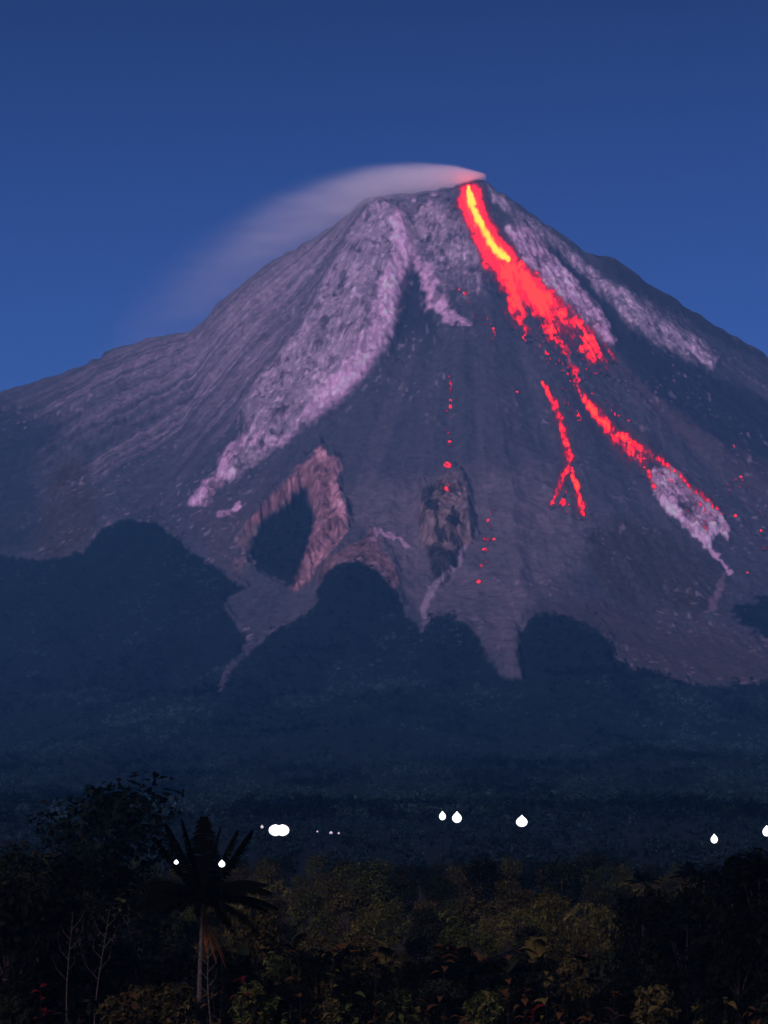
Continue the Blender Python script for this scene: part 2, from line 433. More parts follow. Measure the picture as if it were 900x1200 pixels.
C = mixc(C, LAVB * .95, mk['r1'] * (.35 + .65 * sstep(.35, .6, bl)))
C = mixc(C, col(.032, .034, .040), mk['cap'] * .9)
C = mixc(C, col(.10, .074, .078), mk['stripe_r'] * (.3 + .4 * st1))
C = mixc(C, col(.050, .047, .042), mk['scrub'] * (.5 + .5 * sstep(.35, .65, st2)))
C = mixc(C, col(.075, .064, .066), mk['band_r'] * .75)
C = mixc(C, col(.34, .175, .20), mk['crag'] * (.55 + .45 * bl))
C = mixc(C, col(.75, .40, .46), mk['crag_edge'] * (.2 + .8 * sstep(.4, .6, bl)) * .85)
C = mixc(C, col(.18, .13, .13), mk['crag_w'] * sstep(.35, .6, bl))
C = mixc(C, col(.24, .14, .15), mk['arch'] * (.5 + .5 * bl))
C = mixc(C, col(.20, .145, .14), mk['crag_c'] * (.6 + .4 * sstep(.35, .6, bl)))
C = mixc(C, col(.018, .022, .026), mk['crag_c'] * sstep(.52, .60, fbm((XX + .35 * (YY - 4400)) / 20, (YY - XX) / 75, 4, 71)) * .9)
C = mixc(C, col(.024, .030, .034), np.maximum(mk['crag_cd'], mk['crag_cd2']) * .85)
C = mixc(C, LAV * .9, mk['streak_c'] * .7)
C = mixc(C, LAVB * 1.12, mk['block'] * (.35 + .65 * sstep(.38, .55, bl)))
C = mixc(C, col(.10, .085, .10), mk['hole'] * .9)
C = mixc(C, LAVB, mk['patch'] * .8)
C = mixc(C, LAVB, np.maximum(mk['tail'] * .8, mk['tail2'] * .35 * bl))
GREEN = col(.005, .011, .012)
wood = np.clip(np.maximum(np.maximum(mk['forest'], mk['forest_r']), mk['hollow'] * .95), 0, 1)
C = mixc(C, GREEN, wood)
boul = sstep(.80, .9, vnoise(XX / 9, YY / 14, 77)) * sstep(.45, .7, fbm(XX / 160, YY / 160, 2, 78)) * (1 - wood)
C = mixc(C, col(.36, .31, .38), boul * .45)
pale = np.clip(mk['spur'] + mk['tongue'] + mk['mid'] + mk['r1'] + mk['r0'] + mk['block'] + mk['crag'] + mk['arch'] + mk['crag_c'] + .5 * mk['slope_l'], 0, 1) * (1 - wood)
cleft_shade = sstep(.54, .66, fbm(XX / 21, YY / 34, 5, 91, .66)) * .75 + sstep(.60, .74, fbm(PH * 70, RR / 140, 3, 93)) * .3     # shade of clefts between the blocks, painted into the colour
tops = sstep(.58, .80, vnoise(XX / 7.5, YY / 12, 95)) * .9  # bright block tops painted in at random
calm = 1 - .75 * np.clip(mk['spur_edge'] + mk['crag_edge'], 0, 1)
C *= (1 - np.clip(cleft_shade * .72, 0, .7) * pale * calm)[..., None]
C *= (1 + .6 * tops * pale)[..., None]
C *= (0.84 + .32 * fine)[..., None]
C = np.clip(C, .004, .8)

# split the faces of the field into the cone and the rock masses that stand out of it
idx = (np.arange(NY - 1)[:, None] * NU + np.arange(NU - 1)[None, :])
quads = np.stack([idx, idx + 1, idx + NU + 1, idx + NU], -1).reshape(-1, 4)
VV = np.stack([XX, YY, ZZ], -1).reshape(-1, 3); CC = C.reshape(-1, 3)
def fm(m): return m[:-1, :-1].reshape(-1) > .5
part_id = np.zeros(len(quads), int)
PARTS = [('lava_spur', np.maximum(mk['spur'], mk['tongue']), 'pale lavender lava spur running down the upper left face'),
         ('lava_spur', mk['r1'], 'pale rough lava tongue just right of the glowing flow'),
         ('lava_spur', mk['r0'], 'pale lava rib below the right skyline of the cone'),
         ('rock_crag', np.maximum(mk['crag'], mk['hollow']), 'pink edged triangular crag with a dark wooded hollow'),
         ('rock_crag', mk['crag_c'], 'brown cracked crag standing out of the ash in the middle of the face'),
         ('rock_crag', mk['block'], 'pale pink block of lava at the foot of the right glowing branch'),
         ('rock_arch', mk['arch'], 'pink rim of bare rock above a rounded wooded knoll')]
for i, (_, m, _) in enumerate(PARTS): part_id[fm(m)] = i + 1
def sub_mesh(name, sel):
    q = quads[sel]
    used, inv = np.unique(q, return_inverse=True)
    me = mesh_np(name, VV[used], inv.reshape(-1, 4))
    attr_color(me, 'albedo', CC[used])
    return me
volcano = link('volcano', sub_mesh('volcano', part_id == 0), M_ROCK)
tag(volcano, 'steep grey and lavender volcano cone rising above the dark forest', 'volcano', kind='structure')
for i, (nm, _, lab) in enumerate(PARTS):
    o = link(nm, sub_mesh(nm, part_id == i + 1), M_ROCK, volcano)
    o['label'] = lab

# look-ups on the finished ground
def ground_z(x, y):
    """height of the volcano or of the flat country at a point"""
    x = float(x); y = float(y)
    if y < rows[0]: return flat_z(x, y)
    j = int(np.clip(np.searchsorted(rows, y) - 1, 0, NY - 2)); i = int(np.clip(np.searchsorted(U, x / y) - 1, 0, NU - 2))
    ty = (y - rows[j]) / (rows[j + 1] - rows[j]); tx = (x / y - U[i]) / (U[i + 1] - U[i])
    return float((ZZ[j, i] * (1 - tx) + ZZ[j, i + 1] * tx) * (1 - ty) + (ZZ[j + 1, i] * (1 - tx) + ZZ[j + 1, i + 1] * tx) * ty)
def bil(A, x, y):
    j = np.clip(np.searchsorted(rows, y) - 1, 0, NY - 2); i = np.clip(np.searchsorted(U, x / y) - 1, 0, NU - 2)
    ty = (y - rows[j]) / (rows[j + 1] - rows[j]); tx = (x / y - U[i]) / (U[i + 1] - U[i])
    return (A[j, i] * (1 - tx) + A[j, i + 1] * tx) * (1 - ty) + (A[j + 1, i] * (1 - tx) + A[j + 1, i + 1] * tx) * ty
def on_cone(px, py):
    """the point of the cone's face seen in that direction"""
    u = (px - 450) / F
    i = int(np.clip(np.searchsorted(U, u), 0, NU - 1))
    c = pyf[:, i]
    k = np.nonzero((c <= py) & (rows <= 6000))[0]
    j = int(k[0]) if len(k) else int(np.searchsorted(rows, 5999))
    return Vector((u * rows[j], rows[j], ground_z(u * rows[j], rows[j])))

# ------------------------------------------------------------------ the flat country in front and all round
def flat_z(x, y):
    return 12.0 * math.exp(-((y / 38.0) ** 2) - (x / 60.0) ** 2) + 5.0 * float(sstep(300, 450, y)) - .35 + .5 * float(vnoise(x / 22, y / 22, 90))
gx = np.concatenate([[-9000, -5000, -2500, -1200, -600, -350], np.linspace(-200, 200, 61), [350, 600, 1200, 2500, 5000, 9000]])
gy = np.concatenate([[-1500, -600, -250, -120, -60], np.linspace(-20, 440, 80), [520, 800, 1500, 3000, 6000, 9000, 14000]])
GX, GY = np.meshgrid(gx, gy)
GZ = np.vectorize(flat_z)(GX, GY)
GZ = np.where(GY > 435, -8.0, GZ)
GZ = np.where(np.abs(GX) > 300, np.where(GY > 250, -8.0, GZ), GZ)
gi = (np.arange(len(gy) - 1)[:, None] * len(gx) + np.arange(len(gx) - 1)[None, :])
gq = np.stack([gi, gi + 1, gi + len(gx) + 1, gi + len(gx)], -1).reshape(-1, 4)
M_SOIL = mat_simple('plantation_soil', (.014, .012, .009), (.035, .028, .02), .4, .95, .1)
ground = link('ground', mesh_np('ground', np.stack([GX, GY, GZ], -1).reshape(-1, 3), gq), M_SOIL)
tag(ground, 'dark soil of the plantation in front of the volcano', 'ground', kind='structure')

# ------------------------------------------------------------------ lava
def lava_mesh(name, x0, x1, y0, y1, heat_fn, lift, step=0.7, sel_fn=None):
    """a thin skin of lava lying on the cone inside a window of directions"""
    us = (np.arange(x0, x1, step) - 450) / F
    i0 = on_cone((x0 + x1) / 2, y1).y; i1 = on_cone((x0 + x1) / 2, y0).y
    ys0 = np.linspace(max(i0 - 260, 3000), min(i1 + 220, 6000), 4000)
    a = np.interp(ys0, _yy, _pz) / ys0
    n = int((y1 - y0 + 60) / step)
    ys = np.interp(np.linspace(a[0], a[-1], n), a, ys0)
    u, y = np.meshgrid(us, ys); x = u * y
    z = bil(ZZ, x, y)
    px, py = proj(x, y, z)
    h = heat_fn(px, py, x, y)
    al = np.stack([bil(C[..., k], x, y) for k in range(3)], -1)
    nu, ny = len(us), len(ys)
    fi = (np.arange(ny - 1)[:, None] * nu + np.arange(nu - 1)[None, :])
    q = np.stack([fi, fi + 1, fi + nu + 1, fi + nu], -1).reshape(-1, 4)
    hm = h.reshape(-1)
    q = q[(hm[q].max(1) > .03)]
    if sel_fn is not None: q = q[sel_fn(px, py).reshape(-1)[q[:, 0]]]
    used, inv = np.unique(q, return_inverse=True)
    V = np.stack([x, y, z + lift], -1).reshape(-1, 3)[used]
    me = mesh_np(name, V, inv.reshape(-1, 4))
    attr_float(me, 'lava_heat', hm[used]); attr_color(me, 'albedo', al.reshape(-1, 3)[used] * (1 - .9 * np.clip(hm[used] / .35, 0, 1))[:, None])
    return me

SHEATH = [(540, 223), (546, 218), (556, 219), (563, 224), (566, 240), (572, 258), (584, 278), (596, 292), (607, 306), (600, 320), (578, 318), (566, 300), (556, 280), (546, 258), (538, 238)]
CORE = [(549, 220, 3.5), (551, 234, 7), (557, 252, 7), (566, 271, 7), (575, 286, 8), (585, 298, 9), (595, 305, 5)]
FAN = [(569, 300), (603, 298), (618, 318), (636, 338), (655, 352), (676, 375), (694, 394), (710, 414), (713, 420), (700, 423), (684, 412), (668, 414), (654, 404), (643, 385), (628, 362), (620, 352), (612, 372),
       (610, 386), (603, 376), (596, 350), (584, 328), (572, 315)]
FADE = [(570, 300), (608, 300), (660, 350), (720, 418), (740, 445), (700, 440), (672, 440), (640, 400), (620, 400), (590, 370), (568, 330)]
def h_sheath(px, py, x, y):
    qx, qy = warp(px, py, 2.2)
    s = sstep(8, -4.5, sdf(SHEATH, qx, qy)) * .66
    return np.maximum(s * (.85 + .3 * fbm(px / 5, py / 9, 2, 5)), .24 * sstep(12, 0, sdf(SHEATH, qx, qy))) * sstep(322, 306, py)  # the dim outer term paints a glow halo round the channel
def h_core(px, py, x, y):
    qx, qy = warp(px, py, 1.6)
    d = sline(CORE, qx, qy)
    return sstep(1.75, .15, d) * (.92 + .16 * (vnoise(px / 4, py / 7, 9))) * sstep(1.7, 1.2, d)
def h_fan(px, py, x, y):
    qx, qy = warp(px, py, 4.5)
    a = sstep(13, -10, sdf(FAN, qx, qy))
    f = sstep(8, -14, sdf(FADE, qx, qy)) * .34
    ph, rr = polar(x, y)
    s = .55 * fbm(ph * 46, rr / 200, 4, 15, .6) + .45 * fbm(px / 9, py / 11, 3, 18)
    b = vnoise(px / 3.2, py / 3.8, 16)
    low = sstep(330, 420, py)
    h = a * (.66 - .56 * (.16 + .84 * low) * sstep(.64, .36, s) + .12 * (b - .5)) + f * sstep(.38, .62, s) * (.4 + .9 * b)
    for P in ([(655, 398, 4), (664, 415, 4), (672, 432, 3.5), (678, 448, 3), (683, 462, 2.5)], [(606, 370, 3), (611, 388, 3), (613, 404, 2)]):
        h = np.maximum(h, sstep(1.6, .2, sline(P, qx, qy)) * (.25 + .35 * b))
    return np.clip(h, 0, .70) * sstep(298, 312, py + 6 * (b - .5) + 0)
def h_all(px, py, x, y): return np.maximum(np.maximum(h_core(px, py, x, y), h_sheath(px, py, x, y)), h_fan(px, py, x, y))
def in_core(px, py): return sline(CORE, *warp(px, py, 1.6)) < 1.3
def in_sheath(px, py): return (sdf(SHEATH, px, py) < 12) & (py < 318) & ~in_core(px, py)
def in_fan(px, py): return ~in_core(px, py) & ~in_sheath(px, py)
def chain(P, base, var, sd_):
    def f(px, py, x, y):
        qx, qy = warp(px, py, 2.0)
        d = sline(P, qx, qy)
        b = vnoise(px / 2.6, py / 4.5, sd_)
        g = fbm(px / 7, py / 9, 3, sd_ + 3)
        return np.clip(sstep(2.0, .1, d) * (base + var * 1.5 * (b - .45)) * (.42 + .74 * sstep(.34, .62, g)) + sstep(4.5, .6, d) * .17 * (.5 + b), 0, .72) * (sstep(4.4, 4, d))  # the wide weak term paints a soft glow halo beside the stream
    return f
LEFT = [(636, 450, 1.5), (643, 462, 2), (650, 476, 3.2), (656, 492, 3.2), (661, 510, 3), (665, 526, 3.2), (667, 540, 3.4), (663, 552, 2.6), (657, 566, 2.6), (651, 580, 2.4), (647, 591, 2)]
LEFT2 = [(666, 548, 1.6), (674, 563, 2.2), (677, 580, 2.6), (682, 597, 3.6), (683, 603, 2)]
RIGHT = [(676, 452, 1.8), (684, 465, 2.6), (693, 477, 4), (702, 490, 4.2), (712, 502, 4.8), (724, 512, 6), (736, 522, 7.5), (746, 532, 8), (754, 540, 5)]
RIGHT2 = [(744, 522, 4), (762, 532, 3.4), (780, 546, 2.6), (800, 562, 2.2), (826, 584, 2), (846, 604, 1.6)]
RIGHT3 = [(752, 544, 3), (760, 556, 2.4), (768, 572, 1.6)]
main = empty('lava_flow', on_cone(560, 262))
tag(main, 'bright yellow to red lava flow pouring from the summit down the face', 'lava flow')
def child_at(o, par):
    o.parent = par
    o.matrix_parent_inverse = Matrix.Translation(par.location).inverted()
    return o
child_at(link('molten_channel', lava_mesh('molten_channel', 520, 760, 208, 476, h_all, 4.0, .6, in_core), M_LAVA), main)['label'] = 'yellow white hot channel'
child_at(link('channel_margin', lava_mesh('channel_margin', 520, 760, 208, 476, h_all, 4.0, .6, in_sheath), M_LAVA), main)['label'] = 'red margin of the channel with a painted glow halo'
child_at(link('debris_fan', lava_mesh('debris_fan', 520, 760, 208, 476, h_all, 4.0, .6, in_fan), M_LAVA), main)['label'] = 'red fan of glowing debris'
for _c in main.children:
    if _c.name.startswith('debris_fan'): _c['kind'] = 'stuff'
for lab, chains in (('thin broken red lava trickle, the left one below the glowing fan', [(LEFT, .44, .26, 33), (LEFT2, .38, .3, 35)]),
                    ('broad red lava branch running down right to the pale block', [(RIGHT, .52, .24, 37), (RIGHT2, .22, .32, 39), (RIGHT3, .27, .35, 43)])):
    e = empty('lava_flow', on_cone(chains[0][0][3][0], chains[0][0][3][1]))
    tag(e, lab, 'lava flow')
    for P, b_, v_, s_ in chains:
        xs = [p[0] for p in P]; ys = [p[1] for p in P]
        child_at(link('lava_stream', lava_mesh('lava_stream', min(xs) - 22, max(xs) + 22, min(ys) - 16, max(ys) + 16, chain(P, b_, v_, s_), 3.0), M_LAVA), e)

def h_embers(px, py, x, y):
    # countless small glowing stones, thickest below the fan and along the gullies
    dens = np.zeros(px.shape)
    for P, wgt in (([(600, 320, 16), (650, 400, 40), (690, 470, 60)], .9), ([(650, 450, 10), (662, 520, 16), (662, 600, 20)], 1.0), ([(690, 460, 16), (740, 520, 24), (830, 590, 26)], 1.0),
                   ([(527, 440, 5), (526, 500, 6), (523, 580, 10)], .9), ([(578, 600, 7), (570, 640, 9), (561, 690, 9)], .9), ([(715, 420, 8), (790, 490, 14), (860, 540, 24), (890, 640, 30)], .42),
                   ([(535, 340, 10), (555, 365, 14), (580, 390, 18)], .75), ([(790, 570, 30), (830, 610, 30)], .8)):
        dens = np.maximum(dens, wgt * sstep(1.0, .1, sline(P, px, py)))
    ph, rr = polar(x, y)
    n = vnoise(px / 2.1, py / 2.9, 51); n2 = fbm(ph * 70, rr / 90, 3, 53)
    return np.clip(sstep(1.03 - .22 * dens, 1.13 - .22 * dens, n * .75 + n2 * .5) * (.12 + .42 * vnoise(px / 11, py / 11, 57) ** 1.5 + .12 * dens), 0, .5) * (dens > .02)
embers = link('glowing_embers', lava_mesh('glowing_embers', 505, 905, 320, 700, h_embers, 2.2, .9), M_LAVA)
tag(embers, 'fine red embers scattered below the lava fan and its branches', 'embers', kind='stuff')

# ------------------------------------------------------------------ forest on the lower slopes: one far mass of crowns
def ico(sub):
    bm = bmesh.new(); bmesh.ops.create_icosphere(bm, subdivisions=sub, radius=1.0)
    V = np.array([v.co[:] for v in bm.verts]); Fc = np.array([[v.index for v in f.verts] for f in bm.faces]); bm.free()
    return V, Fc
def forest_mass():
    rng = np.random.RandomState(5)
    n = 60000
    u = rng.uniform(-.25, .25, n); y = 1000 + 3700 * rng.rand(n) ** 1.0
    # even cover seen from the south: keep by how the slope shows
    x = u * y
    m = bil(wood, x, y)
    px, py = proj(x, y, bil(ZZ, x, y))
    dens = np.clip((y / 4000.0), .15, 1)
    keep = (m > .55) & (px > -160) & (px < 1060)
    x, y, px, py = x[keep], y[keep], px[keep], py[keep]
    patch = fbm(x / 220, y / 420, 4, 81)
    k2 = rng.rand(len(x)) < sstep(.30, .45, patch) * .5 + .18
    x, y, px, py, patch = x[k2], y[k2], px[k2], py[k2], patch[k2]
    if len(x) > 13500:
        s = rng.permutation(len(x))[:13500]; x, y, px, py, patch = x[s], y[s], px[s], py[s], patch[s]
    z = bil(ZZ, x, y)
    near = y < 9000                                # the nearer crowns are sprays of leaves
    cs, rs, tn = [], [], []
    tone = (.12 + 2.5 * sstep(.36, .66, fbm(x / 75, y / 190, 4, 83))) * rng.uniform(.55, 1.4, len(x)) * np.interp(y, [1000, 2200, 3200], [.5, .6, 1.25])  # mottled crown tone; dark patches paint in canopy gaps and shadows
    for xi, yi, zi, ti in zip(x[near], y[near], z[near], tone[near]):
        hh = rng.uniform(6, 10) * (1 + .35 * sstep(2500, 3800, yi)) * rng.choice([1, 1, 1, 1.35])
        for k in range(3): cs.append((xi + rng.normal() * hh * .27, yi + rng.normal() * hh * .27, zi + hh * rng.uniform(.35, .9))); rs.append(hh * rng.uniform(.2, .38)); tn.append(ti)
    print('near forest', near.sum(), 'far', (~near).sum())
    lm = leaf_cloud(rng, np.array(cs), np.array(rs), 430000, 2.6, (.006, .015, .016), (.022, .044, .044), clump=.5, tones=tn)
    tag(link('forest', lm), 'dark forest covering the lower slopes of the volcano', 'forest', kind='stuff')

def mat_foliage(name):
    m, nt, b = mat_new(name)
    at = nt.nodes.new('ShaderNodeAttribute'); at.attribute_name = 'albedo'
    n = noise_node(nt, 1.3, 3, .6)
    r = nt.nodes.new('ShaderNodeMapRange')
    r.inputs[1].default_value = .3; r.inputs[2].default_value = .7; r.inputs[3].default_value = .7; r.inputs[4].default_value = 1.3
    nt.links.new(n.outputs['Fac'], r.inputs[0])
    mx = nt.nodes.new('ShaderNodeMix'); mx.data_type = 'RGBA'; mx.blend_type = 'MULTIPLY'; mx.inputs['Factor'].default_value = 1
    nt.links.new(at.outputs['Color'], mx.inputs[6]); nt.links.new(r.outputs[0], mx.inputs[7])
    nt.links.new(mx.outputs[2], b.inputs['Base Color'])
    b.inputs['Roughness'].default_value = .9
    b.inputs['Specular IOR Level'].default_value = 0.0
    return m
M_FOLI = mat_foliage('leaf_green')
M_BARK = mat_simple('dark_bark', (.018, .014, .011), (.045, .036, .028), 6, .95, .02)
M_DARKB = mat_simple('dark_stalk', (.004, .005, .003), (.012, .012, .008), 5, .95)  # near black stalk colour
M_PALE = mat_simple('pale_bark', (.014, .013, .011), (.075, .068, .056), 5, .9, .02)
M_DEAD = mat_simple('dead_frond_brown', (.10, .032, .008), (.22, .075, .018), 3, .9)

# ------------------------------------------------------------------ plant builders
def leaf_cloud(rng, centres, radii, n, size, c0, c1, flat=.55, down=0.0, clump=.35, tones=None):
    """n folded leaf sprays spread through clumps; returns a mesh with real gaps between the leaves"""
    ci = rng.choice(len(centres), n, p=radii ** 2 / (radii ** 2).sum())
    d = rng.normal(size=(n, 3)); d /= np.linalg.norm(d, axis=1)[:, None]
    rad = radii[ci] * rng.rand(n) ** .45
    P = centres[ci] + d * rad[:, None] * np.array([1, 1, .75])
    nrm = d * .8 + rng.normal(size=(n, 3)) * flat + np.array([0, 0, .45]); nrm /= np.linalg.norm(nrm, axis=1)[:, None]
    t = np.cross(nrm, rng.normal(size=(n, 3))); t /= np.linalg.norm(t, axis=1)[:, None] + 1e-9
    b = np.cross(nrm, t)
    s = size * rng.uniform(.55, 1.35, n)
    l, wd = s[:, None], (s * rng.uniform(.32, .6, n))[:, None]
    A = P - t * l * .5; B = P + b * wd * .5 + t * l * .05 + nrm * wd * .22; Cc = P + t * l * .5 - np.array([0, 0, 1]) * l * down; D = P - b * wd * .5 + t * l * .05 + nrm * wd * .22
    V = np.stack([A, B, Cc, D], 1).reshape(-1, 3)
    i = np.arange(n)[:, None] * 4
    T = np.concatenate([i + [0, 1, 2], i + [0, 2, 3]], 0)
    me = mesh_np('crown', V, T, False)
    tone = rng.rand(n)[:, None] ** 1.6
    lv = (np.array(c0) * (1 - tone) + np.array(c1) * tone) * rng.uniform(1 - clump, 1 + clump * .7, len(centres))[ci][:, None]
    if tones is not None: lv = lv * np.asarray(tones)[ci][:, None]
    attr_color(me, 'albedo', np.repeat(lv, 4, 0))
    me.materials.append(M_FOLI)
    return me

forest_mass()

def tubes(name, paths, mat, sides=7):
    """paths: lists of (x, y, z, r); one mesh of tapered limbs"""
    V, Fq = [], []
    for path in paths:
        base = len(V)
        P = [Vector(p[:3]) for p in path]
        for i, p in enumerate(P):
            d = (P[min(i + 1, len(P) - 1)] - P[max(i - 1, 0)]).normalized()
            a = d.cross(Vector((0.31, .95, .1))).normalized(); b = d.cross(a)
            for k in range(sides):
                t = 2 * math.pi * k / sides
                V.append(tuple(p + (a * math.cos(t) + b * math.sin(t)) * path[i][3]))
        for i in range(len(P) - 1):
            for k in range(sides):
                k2 = (k + 1) % sides
                Fq.append((base + i * sides + k, base + i * sides + k2, base + (i + 1) * sides + k2, base + (i + 1) * sides + k))
    me = mesh_np(name, V, Fq, True)
    me.materials.append(mat)
    return me

PAL = {'dark': ((.006, .009, .005), (.018, .022, .011)), 'olive': ((.030, .033, .010), (.10, .092, .026)),
       'brown': ((.018, .019, .007), (.066, .054, .019)), 'blue': ((.003, .007, .006), (.010, .018, .015)), 'black': ((.002, .003, .002), (.006, .007, .005)), 'moss': ((.015, .022, .007), (.055, .062, .018))}
def tree_mesh(seed, pal, shape='round', n=1500, size=.045):
    """a tree of unit height: (trunk mesh, crown mesh)"""
    rng = np.random.RandomState(seed)
    if shape == 'umbrella': zlo, zhi, rx, trunk_top, nc = .62, .97, .26, .70, 16
    elif shape == 'tall': zlo, zhi, rx, trunk_top, nc = .35, .97, .24, .60, 18
    elif shape == 'bush': zlo, zhi, rx, trunk_top, nc = .12, .92, .48, .35, 20
    else: zlo, zhi, rx, trunk_top, nc = .34, .95, .36, .50, 20
    cs, rs, paths = [], [], []
    bend = rng.uniform(-.04, .04, 2)
    top = np.array([bend[0], bend[1], trunk_top])
    paths.append([(0, 0, -.02, .020), (bend[0] * .4, bend[1] * .4, trunk_top * .5, .015), (*top, .011), (bend[0] * 1.4, bend[1] * 1.4, zhi * .93, .004)])
    for k in range(nc):
        f = (k + .5) / nc
        z = zlo + (zhi - zlo) * (1 - (1 - f) ** 1.3)
        prof_ = math.sqrt(max(0.05, 1 - ((z - (zlo * .6 + zhi * .4)) / (zhi - zlo) / .72) ** 2))
        a = k * 2.4 + rng.uniform(-.5, .5); q = rx * prof_ * rng.uniform(.35, 1.0)
        c = np.array([q * math.cos(a) + bend[0], q * math.sin(a) + bend[1], z])
        cs.append(c); rs.append(rng.uniform(.10, .19) * (1.15 if shape != 'tall' else .85))
        if k % 2 == 0:
            s = np.array([bend[0] * .8, bend[1] * .8, min(trunk_top, z) * rng.uniform(.65, .98)])
            mid = (s + c) / 2 + np.array([0, 0, .02])
            paths.append([(*s, .007), (*mid, .005), (*c, .002)])
    tr = tubes('trunk', paths, M_BARK, 6)
    cr = leaf_cloud(rng, np.array(cs), np.array(rs), n, size, *PAL[pal])
    return tr, cr
TREES = {}
for pal in PAL:
    for sh in ('round', 'tall', 'bush', 'umbrella'):
        if sh == 'umbrella' and pal not in ('dark', 'black', 'blue'): continue
        for v in range(2): TREES[(pal, sh, v)] = tree_mesh(hash((len(TREES), 3)) % 9999, pal, sh, 2400 if pal in ('black', 'dark') else 1700, .052 if sh != 'bush' else .075)
def at(px, y): return (px - 450) / F * y
def top_z(py, y): return ZC + (HOR - py) / F * y
def tree(name, px, y, py_top, pal, sh, label, group=None, wide=1.0, v=None, cat='tree'):
    x = at(px, y); zg = flat_z(x, y) if y < 432 else ground_z(x, y)
    h = top_z(py_top, y) - zg
    t = empty(name, (x, y, zg), random.uniform(0, 6.28))
    tag(t, label, cat, group)
    tr, cr = TREES[(pal, sh, random.randint(0, 1) if v is None else v)]
    a = link('trunk', tr, None, t); b = link('crown', cr, None, t)
    t.scale = (h * wide, h * wide, h)
    return t

# trees that stand out on their own
tree('tall_tree', 133, 235, 930, 'blue', 'umbrella', 'tallest dark tree at the left with a domed crown on a long thin trunk', wide=1.15, v=0)
tree('leafy_tree', 44, 200, 992, 'dark', 'round', 'broad dark tree at the left edge, lower left of the tallest tree', wide=1.1)
tree('leafy_tree', 92, 178, 1006, 'black', 'round', 'near black round tree just below the tallest tree', wide=1.0)
tree('leafy_tree', 8, 160, 1030, 'black', 'bush', 'near black bushy tree cut by the left edge of the picture', wide=.9)
tree('leafy_tree', 174, 215, 1030, 'dark', 'tall', 'narrow dark tree between the tallest tree and the coconut palm', wide=1.0)
tree('leafy_tree', 300, 190, 1062, 'brown', 'bush', 'brownish bushy tree just right of the coconut palm', wide=.8)
tree('leafy_tree', 575, 340, 1010, 'black', 'round', 'near black round tree standing above the middle of the plantation', wide=.9)
tree('leafy_tree', 655, 330, 1012, 'blue', 'round', 'blue green round tree right of the middle of the plantation', wide=1.1)
tree('leafy_tree', 640, 262, 1050, 'olive', 'bush', 'olive bushy tree lighter than those around it, right of the middle', wide=.7)
tree('leafy_tree', 705, 250, 1062, 'olive', 'bush', 'second olive bushy tree, beside the dark grove at the right', wide=.7)
tree('leafy_tree', 752, 185, 1052, 'black', 'round', 'near black tree at the left end of the dark right hand grove', wide=.95)
tree('leafy_tree', 800, 175, 1040, 'black', 'bush', 'near black bushy tree in the middle of the dark right hand grove', wide=.75)
tree('leafy_tree', 846, 182, 1022, 'black', 'round', 'near black tree second from the right in the dark grove', wide=1.0)
tree('leafy_tree', 893, 178, 1004, 'black', 'tall', 'tall near black tree at the right edge of the picture', wide=1.1)
tree('leafy_tree', 868, 160, 1062, 'black', 'bush', 'low near black tree in front of the tall tree at the right edge', wide=.8)
tree('leafy_tree', 430, 330, 1012, 'moss', 'round', 'mossy green round tree left of the middle of the plantation', wide=1.0)

# the plantation: rows of trees one behind another
ROWS = [(425, 31, (1000, 1016), ('blue', 'dark', 'moss'), 'farthest'), (385, 33, (1012, 1028), ('moss', 'brown', 'dark', 'blue'), 'second farthest'), (345, 35, (1026, 1042), ('moss', 'brown', 'olive', 'dark'), 'third farthest'),
        (305, 38, (1040, 1058), ('olive', 'brown', 'moss', 'dark'), 'middle'), (265, 42, (1064, 1082), ('olive', 'moss', 'black', 'dark'), 'fourth nearest'), (232, 46, (1084, 1104), ('brown', 'black', 'dark', 'moss'), 'third nearest'),
        (204, 50, (1102, 1124), ('black', 'brown', 'dark', 'black'), 'second nearest')]
WORD = {'blue': 'blue green', 'dark': 'dark green', 'moss': 'mossy green', 'brown': 'brownish', 'olive': 'olive', 'black': 'near black'}
for y0_, step, (pa, pb), pals, nm in ROWS:
    px_ = -20 + random.uniform(0, step)
    while px_ < 925:
        pal = random.choice(pals)
        if px_ > 700 and y0_ < 300: pal = random.choice(('black', 'black', 'dark'))
        if px_ < 210 and y0_ < 300: pal = random.choice(('black', 'dark', 'blue'))
        sh = random.choice(('round', 'bush', 'bush', 'round', 'tall'))
        yy_ = y0_ + random.uniform(-16, 16)
        if yy_ > 429: yy_ = 428
        tree('plantation_tree', px_, yy_, random.uniform(pa, pb) + random.choice((0, 0, 4)), pal, sh,
             '%s %s tree in the %s row of the plantation' % (WORD[pal], {'round': 'round', 'bush': 'bushy', 'tall': 'narrow'}[sh], nm),
             'trees of the plantation below the volcano', wide={'round': .95, 'bush': .85, 'tall': 1.1}[sh] * random.uniform(.85, 1.25))
        px_ += step * random.uniform(.6, 1.35)

# trees of the apron beyond the lamps: one far mass
def apron_wood():
    rng = np.random.RandomState(9)
    cs, rs = [], []
    n = 1500
    y = 470 + 900 * rng.rand(n) ** .8; u = rng.uniform(-.235, .235, n); x = u * y
    z = bil(ZZ, x, y)
    h = rng.uniform(4.5, 8.5, n)
    for i in range(n):
        for k in range(4):
            cs.append((x[i] + rng.normal() * h[i] * .24, y[i] + rng.normal() * h[i] * .24, z[i] + h[i] * rng.uniform(.3, .85))); rs.append(h[i] * rng.uniform(.16, .30))
    me = leaf_cloud(rng, np.array(cs), np.array(rs), 150000, 1.15, (.006, .016, .020), (.016, .034, .040), clump=.6)
    tag(link('woodland', me), 'blue dark woodland at the foot of the volcano behind the lamps', 'woodland', kind='stuff')
apron_wood()

